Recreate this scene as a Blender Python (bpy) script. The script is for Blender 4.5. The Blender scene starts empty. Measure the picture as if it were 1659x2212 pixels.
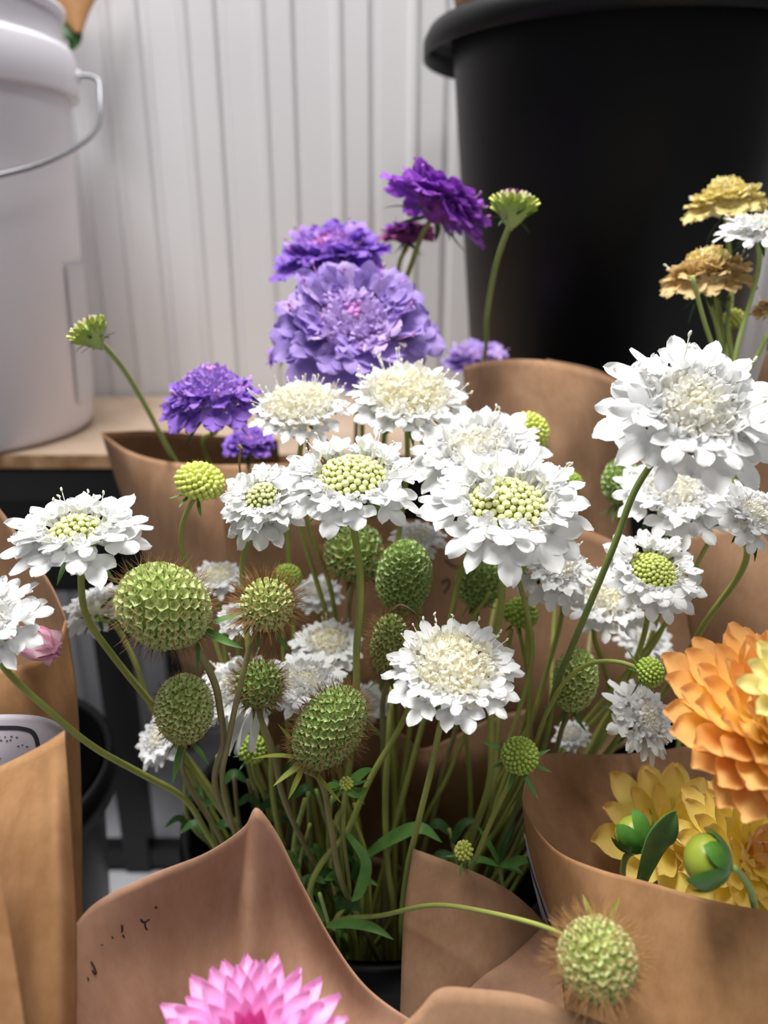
import bpy, math, random
from mathutils import Vector, Matrix, Quaternion
sin, cos, pi = math.sin, math.cos, math.pi
SC = bpy.context.scene
COL = SC.collection

# ------------------------------------------------------------------ camera, world, lamps, exposure
F = 1700.0                      # focal length in pixels of the 1659 x 2212 frame
CAM = Vector((0, 0, .70)); PITCH = math.radians(20)
cam = bpy.data.cameras.new('camera'); camo = bpy.data.objects.new('camera', cam); COL.objects.link(camo)
cam.sensor_fit = 'VERTICAL'; cam.sensor_height = 36; cam.lens = 36 * F / 2212
cam.clip_start = .01
camo.location = CAM; camo.rotation_euler = (pi / 2 - PITCH, 0, 0)
cam.dof.use_dof = True; cam.dof.focus_distance = .352; cam.dof.aperture_fstop = 5.4
SC.camera = camo
RIGHT = Vector((1, 0, 0)); UP = Vector((0, sin(PITCH), cos(PITCH))); FWD = Vector((0, cos(PITCH), -sin(PITCH)))
def P(px, py, d):
    """point in the room seen at that pixel, d metres along the view axis"""
    return CAM + RIGHT * ((px - 829.5) / F * d) - UP * ((py - 1106) / F * d) + FWD * d
def DIR(a):
    return (RIGHT * a[0] + UP * a[1] - FWD * a[2]).normalized()

w = bpy.data.worlds.new('world'); SC.world = w; w.use_nodes = True
w.node_tree.nodes['Background'].inputs[0].default_value = (.93, .95, 1, 1)
w.node_tree.nodes['Background'].inputs[1].default_value = .165
def area(name, loc, aim, sx, sy, power, col):
    l = bpy.data.lights.new(name, 'AREA'); l.shape = 'RECTANGLE'; l.size = sx; l.size_y = sy
    l.energy = power; l.color = col
    o = bpy.data.objects.new(name, l); COL.objects.link(o); o.location = loc
    o.rotation_euler = (Vector(aim) - Vector(loc)).to_track_quat('-Z', 'Y').to_euler()
area('ceiling_lamp', (-.3, .60, 2.4), (-.05, .45, .5), 1.3, .6, 76, (1, .985, .965))
area('ceiling_lamp', (.9, -.9, 2.6), (0, .4, .5), 1.2, .5, 11, (1, .98, .95))
SC.view_settings.view_transform = 'Standard'; SC.view_settings.look = 'None'
SC.view_settings.exposure = 0.16; SC.view_settings.gamma = 1
SC.view_settings.use_curve_mapping = False

# ------------------------------------------------------------------ materials
def srgb(c):
    return tuple((v / 255 / 12.92 if v / 255 <= .04045 else ((v / 255 + .055) / 1.055) ** 2.4) for v in c)
MATS = {}
def mat(name, col, col2=None, rough=.6, scale=300, transl=0, bump=0, bscale=None, spec=.3, metal=0, grad=None, sss=0):
    """col/col2 mottled by noise; grad=(axis, lo, hi, colour) blends towards a colour along the object's own axis"""
    m = bpy.data.materials.new(name); m.use_nodes = True; nt = m.node_tree; N = nt.nodes; L = nt.links
    b = N['Principled BSDF']; out = N['Material Output']
    b.inputs['Roughness'].default_value = rough; b.inputs['Specular IOR Level'].default_value = spec
    b.inputs['Metallic'].default_value = metal
    tc = N.new('ShaderNodeTexCoord')
    c1 = srgb(col) + (1,); b.inputs['Base Color'].default_value = c1
    src = None
    if col2 is not None:
        nz = N.new('ShaderNodeTexNoise'); nz.inputs['Scale'].default_value = scale; nz.inputs['Detail'].default_value = 4
        L.new(tc.outputs['Object'], nz.inputs['Vector'])
        rp = N.new('ShaderNodeValToRGB'); rp.color_ramp.elements[0].position = .35; rp.color_ramp.elements[1].position = .65
        rp.color_ramp.elements[0].color = c1; rp.color_ramp.elements[1].color = srgb(col2) + (1,)
        L.new(nz.outputs['Fac'], rp.inputs['Fac']); src = rp.outputs['Color']
    if grad:
        ax, lo, hi, gc = grad
        sp = N.new('ShaderNodeSeparateXYZ'); L.new(tc.outputs['Object'], sp.inputs[0])
        mr = N.new('ShaderNodeMapRange'); mr.inputs['From Min'].default_value = lo; mr.inputs['From Max'].default_value = hi
        L.new(sp.outputs[ax], mr.inputs['Value'])
        mx = N.new('ShaderNodeMix'); mx.data_type = 'RGBA'
        L.new(mr.outputs[0], mx.inputs['Factor'])
        if src: L.new(src, mx.inputs['A'])
        else: mx.inputs['A'].default_value = c1
        mx.inputs['B'].default_value = srgb(gc) + (1,); src = mx.outputs['Result']
    if src: L.new(src, b.inputs['Base Color'])
    if bump:
        nb = N.new('ShaderNodeTexNoise'); nb.inputs['Scale'].default_value = bscale or scale; nb.inputs['Detail'].default_value = 5
        L.new(tc.outputs['Object'], nb.inputs['Vector'])
        bp = N.new('ShaderNodeBump'); bp.inputs['Strength'].default_value = bump; bp.inputs['Distance'].default_value = .001
        L.new(nb.outputs['Fac'], bp.inputs['Height']); L.new(bp.outputs[0], b.inputs['Normal'])
    if transl:
        t = N.new('ShaderNodeBsdfTranslucent')
        if src: L.new(src, t.inputs['Color'])
        else: t.inputs['Color'].default_value = c1
        ms = N.new('ShaderNodeMixShader'); ms.inputs[0].default_value = transl
        L.new(b.outputs[0], ms.inputs[1]); L.new(t.outputs[0], ms.inputs[2]); L.new(ms.outputs[0], out.inputs[0])
    MATS[name] = m; return m

mat('wall', (216, 215, 217), (210, 209, 212), .5, 3)
mat('floor', (186, 187, 192), (172, 173, 178), .7, 12)
mat('ply', (168, 147, 128), (150, 130, 112), .65, 18, bump=.1)
mat('plyedge', (186, 150, 112), (150, 112, 78), .8, 60)
mat('blacksteel', (22, 22, 24), rough=.38, spec=.4)
mat('shadedark', (38, 36, 36), rough=.6)  # dark tone standing in for the shade under the shelf
mat('whiteplastic', (232, 229, 237), (228, 225, 233), .32, 8, spec=.45)
mat('greylabel', (206, 206, 212), rough=.4)
mat('blackplastic', (10, 10, 12), (13, 12, 13), .42, 20, spec=.2)
mat('wire', (120, 122, 126), rough=.35, metal=.85)
def kraft(name, a, b_, transl=.12):
    m = mat(name, a, b_, .78, 45, transl=transl, bump=.16, bscale=140, spec=.2)
    nt = m.node_tree; nz = [n for n in nt.nodes if n.type == 'TEX_NOISE'][0]
    mp = nt.nodes.new('ShaderNodeMapping'); mp.inputs['Scale'].default_value = (1.2, 1.2, .45)
    tc = [n for n in nt.nodes if n.type == 'TEX_COORD'][0]
    nt.links.new(tc.outputs['Object'], mp.inputs[0]); nt.links.new(mp.outputs[0], nz.inputs['Vector'])
    nz.inputs['Roughness'].default_value = .75
kraft('kraft', (174, 136, 106), (155, 118, 89))
kraft('kraftwarm', (184, 140, 98), (163, 119, 79), .18)
kraft('kraftpink', (188, 147, 120), (171, 129, 103))
mat('label', (190, 181, 190), rough=.5, transl=.1)
mat('ink', (30, 28, 34), rough=.6)
mat('inkfade', (88, 72, 66), rough=.7)
# plants
mat('white', (242, 242, 242), (236, 237, 236), .55, 220, transl=.3, spec=.2)
mat('cream', (248, 247, 240), (245, 242, 230), .55, 260, transl=.3, spec=.2)
mat('creamy', (249, 246, 230), (246, 241, 216), .55, 260, transl=.3, spec=.2)
mat('budlime', (176, 192, 78), rough=.45, grad=('Z', .2, 1.3, (230, 233, 168)), spec=.3)
mat('budgreen', (150, 176, 70), (176, 196, 96), .5, 250, spec=.3)
mat('budyellow', (206, 216, 96), (222, 228, 132), .5, 250, spec=.3)
mat('lav', (168, 142, 216), (188, 164, 228), .55, 200, transl=.3, spec=.2)
mat('lavpale', (196, 172, 230), (212, 186, 228), .55, 260, transl=.3, spec=.2)
mat('violet', (144, 102, 208), (166, 126, 220), .55, 200, transl=.3, spec=.2)
mat('violetpale', (176, 138, 224), (192, 154, 222), .55, 240, transl=.3, spec=.2)
mat('magenta', (150, 74, 190), (170, 100, 208), .55, 200, transl=.3, spec=.2)
mat('magentapale', (158, 80, 176), (146, 62, 140), .55, 240, transl=.25, spec=.2)
mat('maroon', (132, 60, 112), (150, 72, 130), .6, 200, transl=.2)
mat('pinkbud', (196, 136, 200), rough=.5)
mat('tan', (230, 204, 150), (218, 188, 132), .6, 200, transl=.25)
mat('yellowc', (238, 224, 156), (230, 212, 136), .6, 200, transl=.25)
mat('stem', (160, 166, 86), (144, 154, 74), .5, 60, spec=.35)
mat('stemdark', (118, 132, 68), (104, 120, 58), .5, 60, spec=.35)
mat('stembrown', (152, 146, 100), (136, 128, 84), .55, 60)
mat('stembright', (172, 186, 112), (156, 176, 96), .5, 60)
mat('leaf', (104, 148, 72), (84, 128, 60), .45, 120, transl=.2, spec=.4)
mat('leafdark', (58, 96, 44), (46, 82, 38), .5, 120, transl=.2)
mat('leafyellow', (168, 166, 72), (128, 146, 62), .5, 160, transl=.2)
mat('core', (146, 160, 78), rough=.7)
mat('cup', (206, 222, 142), (230, 238, 182), .55, 500, transl=.2, spec=.2)
mat('cupgreen', (172, 198, 120), (202, 220, 160), .55, 500, transl=.2, spec=.2)
mat('cuppale', (222, 228, 146), (240, 242, 196), .55, 500, transl=.2, spec=.2)
mat('star', (160, 190, 92), rough=.5)
mat('stargreen', (112, 148, 64), rough=.5)
mat('bristle', (126, 92, 52), (148, 112, 68), .6, 90)
mat('bristletan', (176, 134, 86), (160, 118, 72), .6, 90)
mat('bristlegreen', (120, 122, 64), (136, 120, 66), .6, 90)
mat('stamen', (244, 240, 226), rough=.5)
mat('dry', (138, 112, 80), (108, 86, 60), .7, 120)
mat('dahliapink', (246, 168, 224), (248, 182, 230), .5, 90, transl=.25, spec=.2, grad=('X', .0, .45, (250, 190, 234)))
mat('dahliamag', (232, 104, 184), (238, 130, 198), .5, 90, transl=.25)
mat('dahliaorange', (252, 216, 116), (252, 222, 132), .5, 90, transl=.28, spec=.2, grad=('X', .5, 1.1, (242, 176, 120)))
mat('dahliadeep', (244, 186, 110), (246, 196, 126), .5, 90, transl=.28)
mat('dahliayellow', (252, 234, 116), (252, 238, 140), .5, 90, transl=.3, spec=.2, grad=('X', .45, 1.05, (248, 212, 134)))
mat('dahliapale', (248, 238, 150), (250, 242, 176), .5, 90, transl=.3, spec=.2)
mat('dahliapeach', (246, 214, 126), (244, 200, 140), .5, 90, transl=.3, grad=('X', .5, 1.05, (238, 186, 142)))
mat('sepal', (62, 108, 36), (78, 128, 46), .28, 140, spec=.55)
mat('budball', (138, 152, 48), (156, 168, 62), .4, 60, spec=.4)
mat('petalpink', (246, 176, 206), (250, 206, 220), .5, 60, transl=.3)

# ------------------------------------------------------------------ mesh helpers
class MB:
    def __init__(s): s.v = []; s.f = []; s.m = []
    def add(s, v, f, M=None, mi=0):
        o = len(s.v)
        s.v += [tuple(M @ Vector(p)) for p in v] if M is not None else [tuple(p) for p in v]
        s.f += [tuple(i + o for i in q) for q in f]; s.m += [mi] * len(f); return s
    def mesh(s, name, mats, smooth=True):
        me = bpy.data.meshes.new(name); me.from_pydata(s.v, [], s.f)
        for m in (mats if isinstance(mats, (list, tuple)) else [mats]): me.materials.append(MATS[m])
        if len(me.materials) > 1: me.polygons.foreach_set('material_index', s.m)
        if smooth: me.polygons.foreach_set('use_smooth', [True] * len(me.polygons))
        me.update(); return me
def grid_faces(nu, nv, closed=False):
    """nu rows of nv points"""
    f = []
    for i in range(nu - 1):
        for j in range(nv if closed else nv - 1):
            k = (j + 1) % nv
            f.append((i * nv + j, i * nv + k, (i + 1) * nv + k, (i + 1) * nv + j))
    return f
def obj(name, me, parent=None, W=None):
    """link a mesh; W is its matrix relative to the parent"""
    o = bpy.data.objects.new(name, me); COL.objects.link(o)
    if parent: o.parent = parent
    if W is not None: o.matrix_basis = W
    return o
def tag(o, label, cat, group=None, kind=None):
    if label: o['label'] = label
    if cat: o['category'] = cat
    if group: o['group'] = group
    if kind: o['kind'] = kind
    return o
def thing(name, loc, label, cat, group=None):
    o = bpy.data.objects.new(name, None); COL.objects.link(o); o.location = loc; o.empty_display_size = .01
    return tag(o, label, cat, group)
def struct(name, me): return tag(obj(name, me), None, None, kind='structure')
def cat_rom(pts, n):
    """centripetal Catmull-Rom through Vectors, n samples a span"""
    q = [pts[0] * 2 - pts[1]] + list(pts) + [pts[-1] * 2 - pts[-2]]
    r = []
    for i in range(1, len(q) - 2):
        p0, p1, p2, p3 = q[i - 1], q[i], q[i + 1], q[i + 2]
        t0 = 0; t1 = t0 + max(1e-6, (p1 - p0).length) ** .5; t2 = t1 + max(1e-6, (p2 - p1).length) ** .5; t3 = t2 + max(1e-6, (p3 - p2).length) ** .5
        for k in range(n):
            t = t1 + (t2 - t1) * k / n
            a1 = p0 * ((t1 - t) / (t1 - t0)) + p1 * ((t - t0) / (t1 - t0)); a2 = p1 * ((t2 - t) / (t2 - t1)) + p2 * ((t - t1) / (t2 - t1)); a3 = p2 * ((t3 - t) / (t3 - t2)) + p3 * ((t - t2) / (t3 - t2))
            b1 = a1 * ((t2 - t) / (t2 - t0)) + a2 * ((t - t0) / (t2 - t0)); b2 = a2 * ((t3 - t) / (t3 - t1)) + a3 * ((t - t1) / (t3 - t1))
            r.append(b1 * ((t2 - t) / (t2 - t1)) + b2 * ((t - t1) / (t2 - t1)))
    r.append(pts[-1].copy()); return r
def tube(path, rad, sides=8, mb=None, M=None, cap=True, mi=0):
    mb = mb or MB(); n = len(path); v = []
    t0 = (path[1] - path[0]).normalized(); u = t0.orthogonal().normalized()
    for i, p in enumerate(path):
        t = (path[min(i + 1, n - 1)] - path[max(i - 1, 0)]).normalized()
        u = (u - t * u.dot(t)).normalized(); w_ = t.cross(u)
        r = rad(i / (n - 1)) if callable(rad) else rad
        v += [p + (u * cos(a) + w_ * sin(a)) * r for a in (2 * pi * k / sides for k in range(sides))]
    f = grid_faces(n, sides, True)
    if cap: f += [tuple(range(sides))[::-1], tuple((n - 1) * sides + k for k in range(sides))]
    return mb.add(v, f, M, mi)
def lathe(prof, sides=64, mb=None, mi=0):
    mb = mb or MB(); v = []
    for r, z in prof: v += [(r * cos(2 * pi * k / sides), r * sin(2 * pi * k / sides), z) for k in range(sides)]
    return mb.add(v, grid_faces(len(prof), sides, True), None, mi)
def box(x0, x1, y0, y1, z0, z1, mb=None, bev=0):
    mb = mb or MB()
    if not bev:
        v = [(x, y, z) for z in (z0, z1) for y in (y0, y1) for x in (x0, x1)]
        return mb.add(v, [(0, 2, 3, 1), (4, 5, 7, 6), (0, 1, 5, 4), (2, 6, 7, 3), (0, 4, 6, 2), (1, 3, 7, 5)])
    v = []
    for z, i in ((z0, bev), (z0 + bev, 0), (z1 - bev, 0), (z1, bev)):
        v += [(x0 + i, y0 + i, z), (x1 - i, y0 + i, z), (x1 - i, y1 - i, z), (x0 + i, y1 - i, z)]
    return mb.add(v, grid_faces(4, 4, True) + [(3, 2, 1, 0), (12, 13, 14, 15)])
def ball(mb, c, r, nu=6, nv=8, mi=0, sz=1, M=None):
    v = [(c[0], c[1], c[2] - r * sz)]
    for i in range(1, nu):
        th = -pi / 2 + pi * i / nu
        v += [(c[0] + r * cos(th) * cos(2 * pi * k / nv), c[1] + r * cos(th) * sin(2 * pi * k / nv), c[2] + r * sz * sin(th)) for k in range(nv)]
    v.append((c[0], c[1], c[2] + r * sz)); n = len(v)
    f = [(0, 1 + (k + 1) % nv, 1 + k) for k in range(nv)] + [(n - 1, n - 1 - nv + k, n - 1 - nv + (k + 1) % nv) for k in range(nv)]
    f += [tuple(i + 1 for i in q) for q in grid_faces(nu - 1, nv, True)]
    mb.add(v, f, M, mi)
def rotm(az, pitch=0, roll=0):
    """local X outwards: first rolled, then pitched up, then turned"""
    return Matrix.Rotation(az, 4, 'Z') @ Matrix.Rotation(-pitch, 4, 'Y') @ Matrix.Rotation(roll, 4, 'X')
def frame(c, z, spin=0, s=1):
    q = Vector((0, 0, 1)).rotation_difference(z)
    return Matrix.Translation(c) @ q.to_matrix().to_4x4() @ Matrix.Rotation(spin, 4, 'Z') @ Matrix.Scale(s, 4)
def lobe(mb, L, W, M, rng, curl=0, cup=0, ruf=.0, nu=6, nv=5, tip=.8, mi=0, base=.3):
    """a petal: X along, Y across; tip 0 pointed .. 1 broad and blunt"""
    v = []; ph = rng.random() * 6; ph2 = rng.random() * 6
    nu += 1
    for i in range(nu):
        u = 1 - (1 - i / (nu - 1)) ** 1.5
        e = 1.3 + 2.4 * tip
        pr = (base + (1 - base) * sin(min(u / .6, 1) * pi / 2)) * (1 if u < .5 else max(0, 1 - ((u - .5) / .5) ** e) ** (.95 - .4 * tip))
        if i == nu - 1: pr = .30 * tip + .01
        for j in range(nv):
            t = j / (nv - 1) * 2 - 1
            x = L * (u - .05 * tip * t * t * u + (.35 * ruf * sin(6 * t + ph) if i == nu - 1 else 0))
            z = curl * L * u * u + cup * W * t * t * (.3 + u) + ruf * L * u * sin(ph + 4.1 * t) + ruf * .6 * L * sin(ph2 + 7 * u) * t
            v.append((x, W * .5 * pr * t, z))
    mb.add(v, grid_faces(nu, nv), M, mi)
def leaf_mesh(mb, path, width, nrm, mi=0, fold=.25, nv=3, point=1.0):
    """a leaf blade along a path of Vectors"""
    n = len(path); v = []
    for i, p in enumerate(path):
        t = (path[min(i + 1, n - 1)] - path[max(i - 1, 0)]).normalized()
        s = t.cross(nrm)
        s = s.normalized() if s.length > 1e-5 else t.orthogonal().normalized()
        u = i / (n - 1); wd = width * .5 * max(.03, (sin(pi * min(1, .12 + .88 * u) ** point)) ** .8)
        nn = s.cross(t)
        for j in range(nv):
            q = j / (nv - 1) * 2 - 1
            v.append(p + s * (q * wd) + nn * (abs(q) * wd * fold))
    mb.add(v, grid_faces(n, nv), None, mi)

# ------------------------------------------------------------------ the place: wall, floor, rack
WALL_Y = .978
def wall_mesh():
    prof = []; x = -1.6; per = .0835
    off = [(0, 0), (.030, 0), (.034, .004), (.040, .004), (.044, 0), (.070, 0), (.0735, -.007), (.0800, -.007)]
    x = -1.6 + .0095
    while x < 1.6:
        prof += [(x + a, WALL_Y - b) for a, b in off]; x += per
    v = []
    for z in (0, .6, 1.3, 2.4): v += [(a, b, z) for a, b in prof]
    return MB().add(v, grid_faces(4, len(prof))).mesh('wall', 'wall', smooth=False)
struct('wall_back', wall_mesh())
struct('floor', box(-1.6, 1.6, -1.0, WALL_Y + .02, -.02, 0).mesh('floor', 'floor', False))
SH = .50                        # shelf top
SF = .705                       # shelf front edge
board = tag(obj('shelf_board', box(-.9, .9, SF, WALL_Y - .008, SH - .013, SH).mesh('board', 'ply', False)), 'raw plywood shelf board carrying the white pail', 'shelf')
obj('board_edge', box(-.9, .9, SF - .0008, SF, SH - .0128, SH - .0002).mesh('edge', 'plyedge', False), board)
rack = thing('shelf_rack', (0, .83, 0), 'black steel tube rack under the plywood shelf', 'rack')
def rk(name, *b, m='blacksteel', bev=.003): 
    return obj(name, box(*b, bev=bev).mesh(name, m, False), rack, Matrix.Translation((0, -.83, 0)))
rk('front_rail', -.9, .9, SF + .002, SF + .032, SH - .0465, SH - .0135)
rk('rear_rail', -.9, .9, WALL_Y - .045, WALL_Y - .015, SH - .0465, SH - .0135)
rk('lower_rail', -.9, .9, SF + .006, SF + .030, .004, .03)
rk('shade_panel', -.9, .9, WALL_Y - .016, WALL_Y - .011, .235, SH - .047, m='shadedark', bev=.001)  # added dark sheet: paints the shade on the wall below the shelf
for x in (-.296, .6):
    rk('leg', x, x + .028, SF + .003, SF + .033, 0, SH - .0466)
    rk('leg', x, x + .028, WALL_Y - .047, WALL_Y - .017, 0, SH - .0466)

# white pail on the shelf
def white_pail(c):
    t = thing('white_pail', c, 'white plastic pail with thick collar and wire handle on plywood shelf', 'bucket')
    H = .385
    obj('body', lathe([(0, .001), (.124, .001), (.128, .004), (.131, .012), (.1455, H - .062), (.1455, H - .05), (.1455, H), (.139, H), (.139, H - .06), (.127, .02), (0, .02)], 96).mesh('body', 'whiteplastic'), t)
    b = .312
    obj('collar', lathe([(.1435, b + .003), (.1535, b), (.1545, b + .003), (.1545, b + .036), (.1525, b + .041), (.1455, b + .044)], 96).mesh('collar', 'whiteplastic'), t)
    obj('rim', lathe([(.1455, H - .006), (.150, H - .005), (.151, H + .001), (.146, H + .004), (.139, H + .002)], 96).mesh('rim', 'whiteplastic'), t)
    e = MB(); tube([Vector((.150, 0, b + .024)), Vector((.158, 0, b + .024))], .006, 16, e); obj('ear', e.mesh('ear', 'whiteplastic'), t, Matrix.Rotation(math.radians(24), 4, 'Z'))
    R = Matrix.Rotation(math.radians(24), 4, 'Z')
    pts = [(.150, 0, b + .024), (.1675, 0, b + .025), (.1745, -.003, b + .021), (.1735, -.012, b + .008), (.170, -.030, b - .010), (.162, -.060, b - .027), (.142, -.102, b - .045), (.095, -.148, b - .068), (.03, -.172, b - .082),
           (-.03, -.172, b - .082), (-.095, -.148, b - .068), (-.142, -.102, b - .045), (-.166, -.060, b - .027), (-.1745, -.012, b + .006), (-.1745, -.003, b + .021), (-.1675, 0, b + .025), (-.150, 0, b + .024)]
    obj('handle', tube(cat_rom([Vector(p) for p in pts], 6), .0021, 10).mesh('handle', 'wire'), t, R)
    v = []
    for i in range(8):
        a = math.radians(-8 + i * 4)
        v += [(r * cos(a), r * sin(a), z) for r, z in ((.1337, .03), (.1404, .165))]
    obj('sticker', MB().add(v, grid_faces(8, 2)).mesh('sticker', 'greylabel'), t)
    return t
def tub_profile(r0, r1, H, lip):
    return [(0, .002), (r0 - .006, .002), (r0, .006), (r1 - .004, H - .03), (r1, H - .006), (r1 + lip * .35, H - .001), (r1 + lip * .8, H - .004), (r1 + lip, H - .013), (r1 + lip, H - .026), (r1 + lip - .002, H - .026), (r1 + lip - .003, H - .012),
            (r1 + lip * .7, H - .0045), (r1 - .002, H - .004), (r1 - .006, H - .03), (r0 - .004, .008), (0, .008)]
def black_tub(c, r0, r1, H, lip, label, name='black_bucket'):
    t = thing(name, c, label, 'bucket', 'black flower buckets')
    p = tub_profile(r0, r1, H, lip)
    obj('body', lathe(p[:5], 96).mesh('body', 'blackplastic'), t)
    obj('rim', lathe(p[4:12] + [p[4]], 96).mesh('rim', 'blackplastic'), t)
    obj('inside', lathe(p[12:], 96).mesh('inside', 'blackplastic'), t)
    return t
white_pail(Vector((-.440, .80, SH)))
black_tub(Vector((.212, .786, SH)), .119, .154, .364, .0235, 'large black bucket standing on the shelf against the white ribbed wall')
BK = {'main': Vector((-.005, .44, 0)), 'left': Vector((-.318, .47, 0)), 'rear': Vector((-.03, .637, 0)), 'rearright': Vector((.25, .50, 0)), 'right': Vector((.25, .26, 0)), 'front': Vector((-.06, .09, 0))}
black_tub(BK['main'], .095, .125, .33, .008, 'black bucket holding the white scabiosa bouquet on the floor')
black_tub(BK['left'], .085, .110, .33, .008, 'black bucket holding the bouquet with the pink bud beside the rack leg')
black_tub(BK['right'], .08, .105, .29, .007, 'black bucket holding the orange and yellow dahlias')
black_tub(BK['front'], .075, .095, .25, .007, 'black bucket holding the pink dahlia')

black_tub(BK['rear'], .046, .056, .31, .005, 'small black bucket holding the purple scabiosas, hidden behind the main bouquet')
black_tub(BK['rearright'], .07, .088, .31, .007, 'black bucket holding the tan scabiosas')

# ------------------------------------------------------------------ kraft paper
class Sheet:
    def __init__(s, rows, crumple=.0006, seed=1, n=7):
        """rows of (px, py, depth): a paper through real points of the room"""
        R = [[P(*q) for q in r] for r in rows]
        R = [cat_rom(r, n) for r in R]
        cols = [cat_rom([R[i][j] for i in range(len(R))], n) for j in range(len(R[0]))]
        s.nu = len(cols[0]); s.nv = len(cols)
        g = [[cols[j][i] for j in range(s.nv)] for i in range(s.nu)]
        rng = random.Random(seed); K = [(rng.uniform(-1, 1), rng.uniform(-1, 1), rng.uniform(0, 6), rng.uniform(25, 110)) for _ in range(7)]
        for i in range(s.nu):
            for j in range(s.nv):
                p = g[i][j]; h = 0
                for a, b, c, k in K:
                    q = sin((p.x * a + p.z * b + p.y * .5 * (a - b)) * k + c); h += (1 - abs(q)) if k > 60 else q
                p = p.copy(); p += (CAM - p).normalized() * h * crumple; g[i][j] = p
        s.g = g
    def build(s, name, m, parent):
        v = [p - parent.location for r in s.g for p in r]
        o = obj(name, MB().add(v, grid_faces(s.nu, s.nv)).mesh(name, m), parent)
        md = o.modifiers.new('thickness', 'SOLIDIFY'); md.thickness = .00025; md.offset = 0
        s.o = o; return o
    def at(s, u, v, h=.0006):
        x = u * (s.nv - 1); y = v * (s.nu - 1); i = min(int(y), s.nu - 2); j = min(int(x), s.nv - 2); a = y - i; b = x - j; g = s.g
        p = g[i][j].lerp(g[i][j + 1], b).lerp(g[i + 1][j].lerp(g[i + 1][j + 1], b), a)
        n = (g[i][j + 1] - g[i][j]).cross(g[i + 1][j] - g[i][j]).normalized()
        if n.dot(CAM - p) < 0: n = -n
        return p + n * h, n
    def stroke(s, name, uv, width, m, parent, h=.0005):
        """a flat inked line lying on the sheet"""
        pts = cat_rom([Vector((a, b, 0)) for a, b in uv], 6); v = []; Q = [s.at(p.x, p.y, h) for p in pts]
        for i, (p, n) in enumerate(Q):
            t = (Q[min(i + 1, len(Q) - 1)][0] - Q[max(i - 1, 0)][0]); sd = t.cross(n).normalized()
            v += [p + sd * width / 2 - parent.location, p - sd * width / 2 - parent.location]
        return obj(name, MB().add(v, grid_faces(len(Q), 2)).mesh(name, m), s.o)
    def uv_of(s, px, py):
        """where on the sheet a pixel falls"""
        best = (1e9, 0, 0); q = P(px, py, 1) - CAM; q.normalize()
        for i in range(s.nu):
            for j in range(s.nv):
                d = (s.g[i][j] - CAM).normalized(); e = (d - q).length_squared
                if e < best[0]: best = (e, j / (s.nv - 1), i / (s.nu - 1))
        _, u0, v0 = best
        for a in range(-10, 11):
            for b in range(-10, 11):
                u = min(1, max(0, u0 + a / 10 / (s.nv - 1))); v = min(1, max(0, v0 + b / 10 / (s.nu - 1)))
                e = ((s.at(u, v, 0)[0] - CAM).normalized() - q).length_squared
                if e < best[0]: best = (e, u, v)
        return best[1], best[2]
def down(row, dy, dd=0, x=None):
    return [((q[0] if x is None else x + (q[0] - x) * .8), q[1] + dy, q[2] + dd) for q in row]

def wrap(base, label): return thing('kraft_paper_wrap', base, label, 'paper wrap', 'kraft paper bouquet wraps')
# purple bouquet, left behind
t = wrap(BK['rear'] + Vector((-.03, -.02, .2)), 'kraft paper wrap with pointed corner beside the shelf edge, around the purple scabiosas')
Sheet([[(218, 934, 0.585), (330, 930, 0.610), (450, 940, 0.630), (600, 950, 0.630)], [(262, 1050, 0.650), (350, 1050, 0.675), (460, 1050, 0.690), (610, 1060, 0.690)], [(320, 1220, 0.660), (390, 1220, 0.680), (480, 1220, 0.690), (620, 1220, 0.690)]], seed=3).build('back_sheet', 'kraft', t)
Sheet([[(218, 934, 0.585), (270, 970, 0.580), (350, 995, 0.560), (440, 1003, 0.545), (540, 1003, 0.540), (640, 1000, 0.550)],
       [(255, 1050, 0.610), (310, 1070, 0.575), (390, 1090, 0.545), (460, 1100, 0.535), (550, 1100, 0.535), (650, 1100, 0.545)],
       [(310, 1200, 0.610), (360, 1215, 0.575), (430, 1225, 0.550), (490, 1240, 0.540), (570, 1250, 0.540), (660, 1250, 0.550)],
       [(400, 1460, 0.630), (430, 1470, 0.600), (480, 1480, 0.580), (530, 1480, 0.570), (600, 1480, 0.570), (670, 1480, 0.580)]], seed=4).build('front_sheet', 'kraft', t)
# right behind
t = wrap(Vector((.12, .60, .2)), 'tall brown kraft wrap standing in front of the large black bucket')
fs = [[(1000, 792, .60), (1040, 782, .575), (1090, 776, .562), (1170, 778, .56), (1250, 795, .57), (1345, 826, .60)],
      [(1008, 880, .585), (1046, 880, .566), (1095, 890, .552), (1180, 900, .545), (1270, 910, .56), (1352, 930, .60)],
      [(1030, 1050, .57), (1066, 1050, .558), (1110, 1050, .55), (1190, 1060, .54), (1280, 1080, .56), (1360, 1100, .60)],
      [(1045, 1250, .57), (1080, 1250, .565), (1120, 1250, .56), (1200, 1250, .555), (1300, 1260, .57), (1370, 1270, .6)]]
Sheet(fs, .0016, 5).build('front_sheet', 'kraft', t)
Sheet([[(1180, 776, .64), (1290, 800, .635), (1385, 850, .62)], [(1190, 900, .64), (1290, 920, .635), (1390, 960, .62)], [(1190, 1100, .64), (1290, 1100, .64), (1400, 1120, .63)]], seed=6).build('back_sheet', 'kraft', t)
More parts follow.
